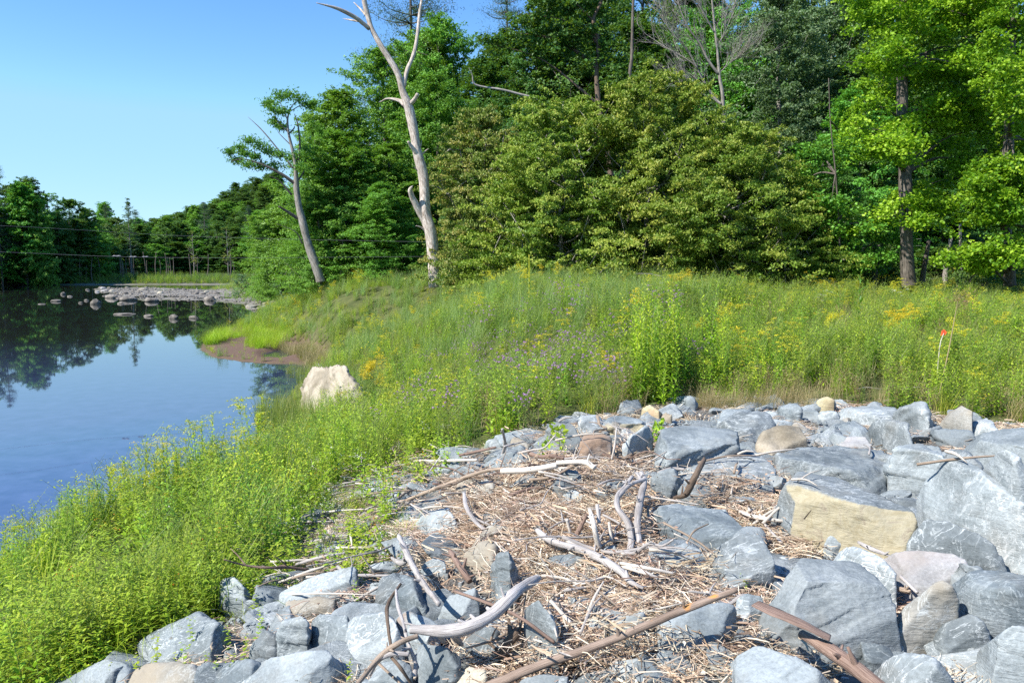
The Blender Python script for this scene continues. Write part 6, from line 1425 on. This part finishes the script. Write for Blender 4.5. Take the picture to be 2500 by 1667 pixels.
plants('goldenrod', TG, [(238, 1230, 1030, 'tall goldenrod with a pale yellow tip furthest left against the water'), (472, 1130, 938, 'tallest goldenrod of the row standing against the blue water'), (300, 1220, 1058), (290, 1225, 1090), (345, 1180, 1015), (395, 1160, 985), (380, 1180, 1000), (425, 1160, 1045), (455, 1150, 960),
       (500, 1130, 985), (520, 1120, 985), (540, 1120, 975), (570, 1100, 905), (590, 1095, 900), (605, 1100, 935), (330, 1200, 1060), (560, 1120, 990), (495, 1150, 1010), (410, 1190, 1060), (160, 1260, 1165), (115, 1280, 1160), (30, 1330, 1160), (60, 1320, 1190), (205, 1260, 1120), (445, 1180, 1030), (620, 1090, 960)],
       'goldenrod stem standing against the water on the left bank', 'goldenrods along the left bank')
TT = [thing_forb('tansy', 80 + i, 1.0, 34, .09, .008, .7, .2, flathead, ['stem', 'feather', 'yellow'], 6) for i in range(2)]
plants('tansy', TT, [(340, 1170, 1012), (365, 1170, 1005), (560, 1110, 975), (575, 1110, 980), (420, 1150, 1075), (20, 1300, 1180)], 'thin leaved plant with flat yellow heads against the water', 'flat headed flowers on the left bank')
TY = [thing_forb('goldenrod', 90, 1.0, 40, .09, .02, .5, .4, lambda fl, e, r, h: [plume(fl, e + r.normal(0, .03, 3) * [1, 1, 1.4] + [0, 0, -.03], r, h * 1.0) for _ in range(3)], ['stem', 'weed', 'yellow'], 2, 4, .12)]
plants('goldenrod', TY, [(852, 920, 822, 'deep yellow goldenrod clump right of the cream boulder'), (788, 950, 895, 'small yellow goldenrod in front of the cream boulder'), (1555, 700, 618, 'yellow flowered plant on the skyline of the meadow'), (1840, 690, 640, 'pale yellow plume on the meadow skyline before the dark gap'),
       (2062, 800, 700, 'orange yellow goldenrod high in the right meadow'), (1910, 790, 715, 'yellow goldenrod left of the orange yellow one in the right meadow')], '', None)
TW = [thing_forb('tall_weed', 100 + i, 1.0, 60, .15, .027, .7, .35, None, ['stem', 'weedd' if i == 1 else 'weedb', 'yellow'], 0, 2, .06) for i in range(3)]
plants('tall_weed', TW, [(random.gauss(1515, 48), by, by - random.uniform(170, 245)) for by in np.linspace(850, 935, 46)], 'tall narrow leaved weed in the dark clump at the meadow front', 'tall weeds in the dark clump')
TB_ = [thing_forb('wormwood', 110 + i, 1.0, 80, .07, .02, .8, .2, None, ['stem', 'bushb' if 'bushb' in M else 'bluegrass', 'yellow'], 7) for i in range(2)]
plants('wormwood', TB_, [(x, 735 + random.uniform(-10, 15), random.uniform(605, 650)) for x in np.linspace(1335, 1500, 20)], 'blue green bushy weed standing up on the mound skyline', 'bushy weeds on the mound')
TS = [thing_forb('sprout', 120, 1.0, 26, .30, .05, .9, .35, None, ['stem', 'bushl', 'yellow'])]
plants('sprout', TS, [(1972, 760, 615, 'leafy sprout sticking up before the dark wood gap'), (1925, 750, 650, 'lower leafy sprout left of the one before the dark gap')], '', None)
TJ = [thing_forb('broad_leaf_herb', 130 + i, 1.0, 18, .19, .10, .35, .35, tiny, ['stem', 'weedb', 'white'], 2) for i in range(3)]
plants('broad_leaf_herb', TJ, [(800, 1590, 1508, 'leafy herb growing between slabs at the bottom edge left of the pale forked branch')] + [(x, y, y - random.uniform(60, 120)) for x, y in
       [(560, 1540), (530, 1500), (480, 1560), (445, 1520), (400, 1570), (360, 1550), (590, 1420), (620, 1380), (560, 1400), (600, 1460), (640, 1330), (560, 1340), (700, 1300), (830, 1350), (850, 1300), (880, 1250), (760, 1340), (820, 1400), (300, 1570), (330, 1590), (500, 1600), (540, 1590), (590, 1500), (430, 1590), (250, 1590), (200, 1600), (880, 1180), (900, 1130), (860, 1200), (800, 1260), (780, 1180), (720, 1230)]],
       'pale leaved herb growing up between the overgrown slabs', 'broad leaved herbs among the lower left slabs')
# vine over the speckled boulder and one in the gap right of the fin
for zf, pts, lb in [(6, [(1100, 235, .05), (1130, 190, .16), (1165, 140, .32), (1190, 90, .42), (1220, 120, .36), (1210, 180, .2), (1225, 240, .05)], 'vine with heart shaped leaves climbing over the speckled boulder'), (6, [(1790, 220, .05), (1780, 170, .12), (1760, 120, .22), (1790, 60, .3)], 'leafy vine between the fin slate and the gravel topped block')]:
    P = np.array([hit(*ZF[zf](x, y), h + .02) + [0, -.06, 0] for x, y, h in pts]); PC = catmull(P, 60); org_ = P[0]; o = empty('vine', org_); mb = MB(); tube(mb, PC - org_, np.full(len(PC), .003), 4); link('stem', mb.mesh('stem', M['stem']), o)
    mb = MB(); leaves(mb, np.repeat(PC[::2] - org_, 2, 0) + rng.normal(0, .03, (len(PC[::2]) * 2, 3)), .06, .75, .4); link('leaves', mb.mesh('leaves', M['weedb']), o); tag(o, lb, 'vine')
# mullein stalk on the mound
p = hit(*D_(1215, 720)); o = empty('mullein_stalk', p); hh = (at(*D_(1213, 585), p[1])[2] - p[2])
mb = MB(); tube(mb, [(0, 0, -.05), (.01, 0, hh * .5), (0, 0, hh)], [.022, .02, .012], 7, 16, .15, 2); link('stem', mb.mesh('stem', M['ygreen'], True), o)
mb = MB(); n = 24; t = np.linspace(.1, .6, n); stemleaves(mb, np.stack([0 * t, 0 * t, t * hh], 1), np.arange(n) * 2.4, .6, .22 * (1.2 - t), .07, .3, .7); link('leaves', mb.mesh('leaves', M['bluegrass']), o); tag(o, 'single tall mullein stalk standing up from the mound against the beeches', 'plant')
# leaning dry reed and marker flag in the right meadow
p = hit(*D_(2148, 940)); q = at(*D_(2200, 690), p[1] + .6); o = empty('dry_reed', p); mb = MB(); tube(mb, [(0, 0, -.05), (q - p) * .5 + [.02, 0, .02], q - p], [.009, .008, .004], 6, 14, .05); link('stem', mb.mesh('stem', M['dry'], True), o)
mb = MB(); g = rng.normal(size=(260, 3)) * [.10, .07, .07]; leaves(mb, (q - p) + g + [.05, 0, .0], .07, .08, .2); link('plume', mb.mesh('plume', M['stemb']), o); tag(o, 'long dry reed leaning right with a brown plume in the right meadow', 'plant')
p = hit(*D_(2150, 900)); t0 = at(*D_(2158, 800), p[1]); t1 = at(*D_(2168, 765), p[1]); o = empty('marker_flag', p); mb = MB(); tube(mb, [(0, 0, -.1), t0 - p, t1 - p], [.007, .007, .006], 6, 6); link('stake', mb.mesh('stake', M['driftw'], True), o)
fm, n_, l_, b_ = mat('flag_orange'); b_.inputs['Base Color'].default_value = (.85, .12, .04, 1); b_.inputs['Roughness'].default_value = .5
mb = MB(); c = t1 - p; mb.add([c + [-0.034, 0, 0.038], c + [0.007, .01, 0.056], c + [0.038, -.01, 0.015], c + [0.026, .02, -0.041], c + [-0.007, 0, -0.015], c + [-0.041, .015, -0.045]], [(0, 1, 4, 5), (1, 2, 3, 4)]); fl = mb.mesh('ribbon', fm); fo = link('ribbon', fl, o); sd = fo.modifiers.new('t', 'SOLIDIFY'); sd.thickness = .003
tag(o, 'small orange ribbon tied to a pale stake in the right meadow', 'marker flag')

# ------------------------------------------------------------------ two cables over the river
wm, n_, l_, b_ = mat('cable_steel'); b_.inputs['Base Color'].default_value = (.16, .16, .17, 1); b_.inputs['Roughness'].default_value = .6
def cable(pts, label, hw=None):
    P = np.array([at(u, v, d) for u, v, d in pts]); o = empty('cable', P[0]); mb = MB(); tube(mb, P - P[0], np.full(len(P), .005), 5, 90); link('line', mb.mesh('line', wm, True), o)
    if hw:
        for i, (u, v, d, L) in enumerate(hw):
            c = at(u, v, d) - P[0]; mb = MB(); tube(mb, [c - [L / 2, 0, 0], c - [L * .3, 0, 0], c, c + [L * .3, 0, 0], c + [L / 2, 0, 0]], [.012, .035, .02, .035, .012], 8, 16); link('turnbuckle', mb.mesh('turnbuckle', wm, True), o)
    return tag(o, label, 'cable')
cable([(-900, 520, 30), (0, 551, 36), (500, 578, 40), (1140, 592, 41), (1700, 594, 39), (2023, 592, 36), (2250, 583, 30)], 'upper thin steel cable strung across the river and behind the dead trunk')
cable([(-900, 575, 30), (0, 615, 36), (430, 629, 38), (1074, 626, 40), (1500, 620, 39), (1900, 613, 35), (2250, 600, 30)], 'lower steel cable with turnbuckles strung across the river', [(285, 625, 37.2, .4), (325, 627, 37.4, .35), (355, 627, 37.6, .3)])
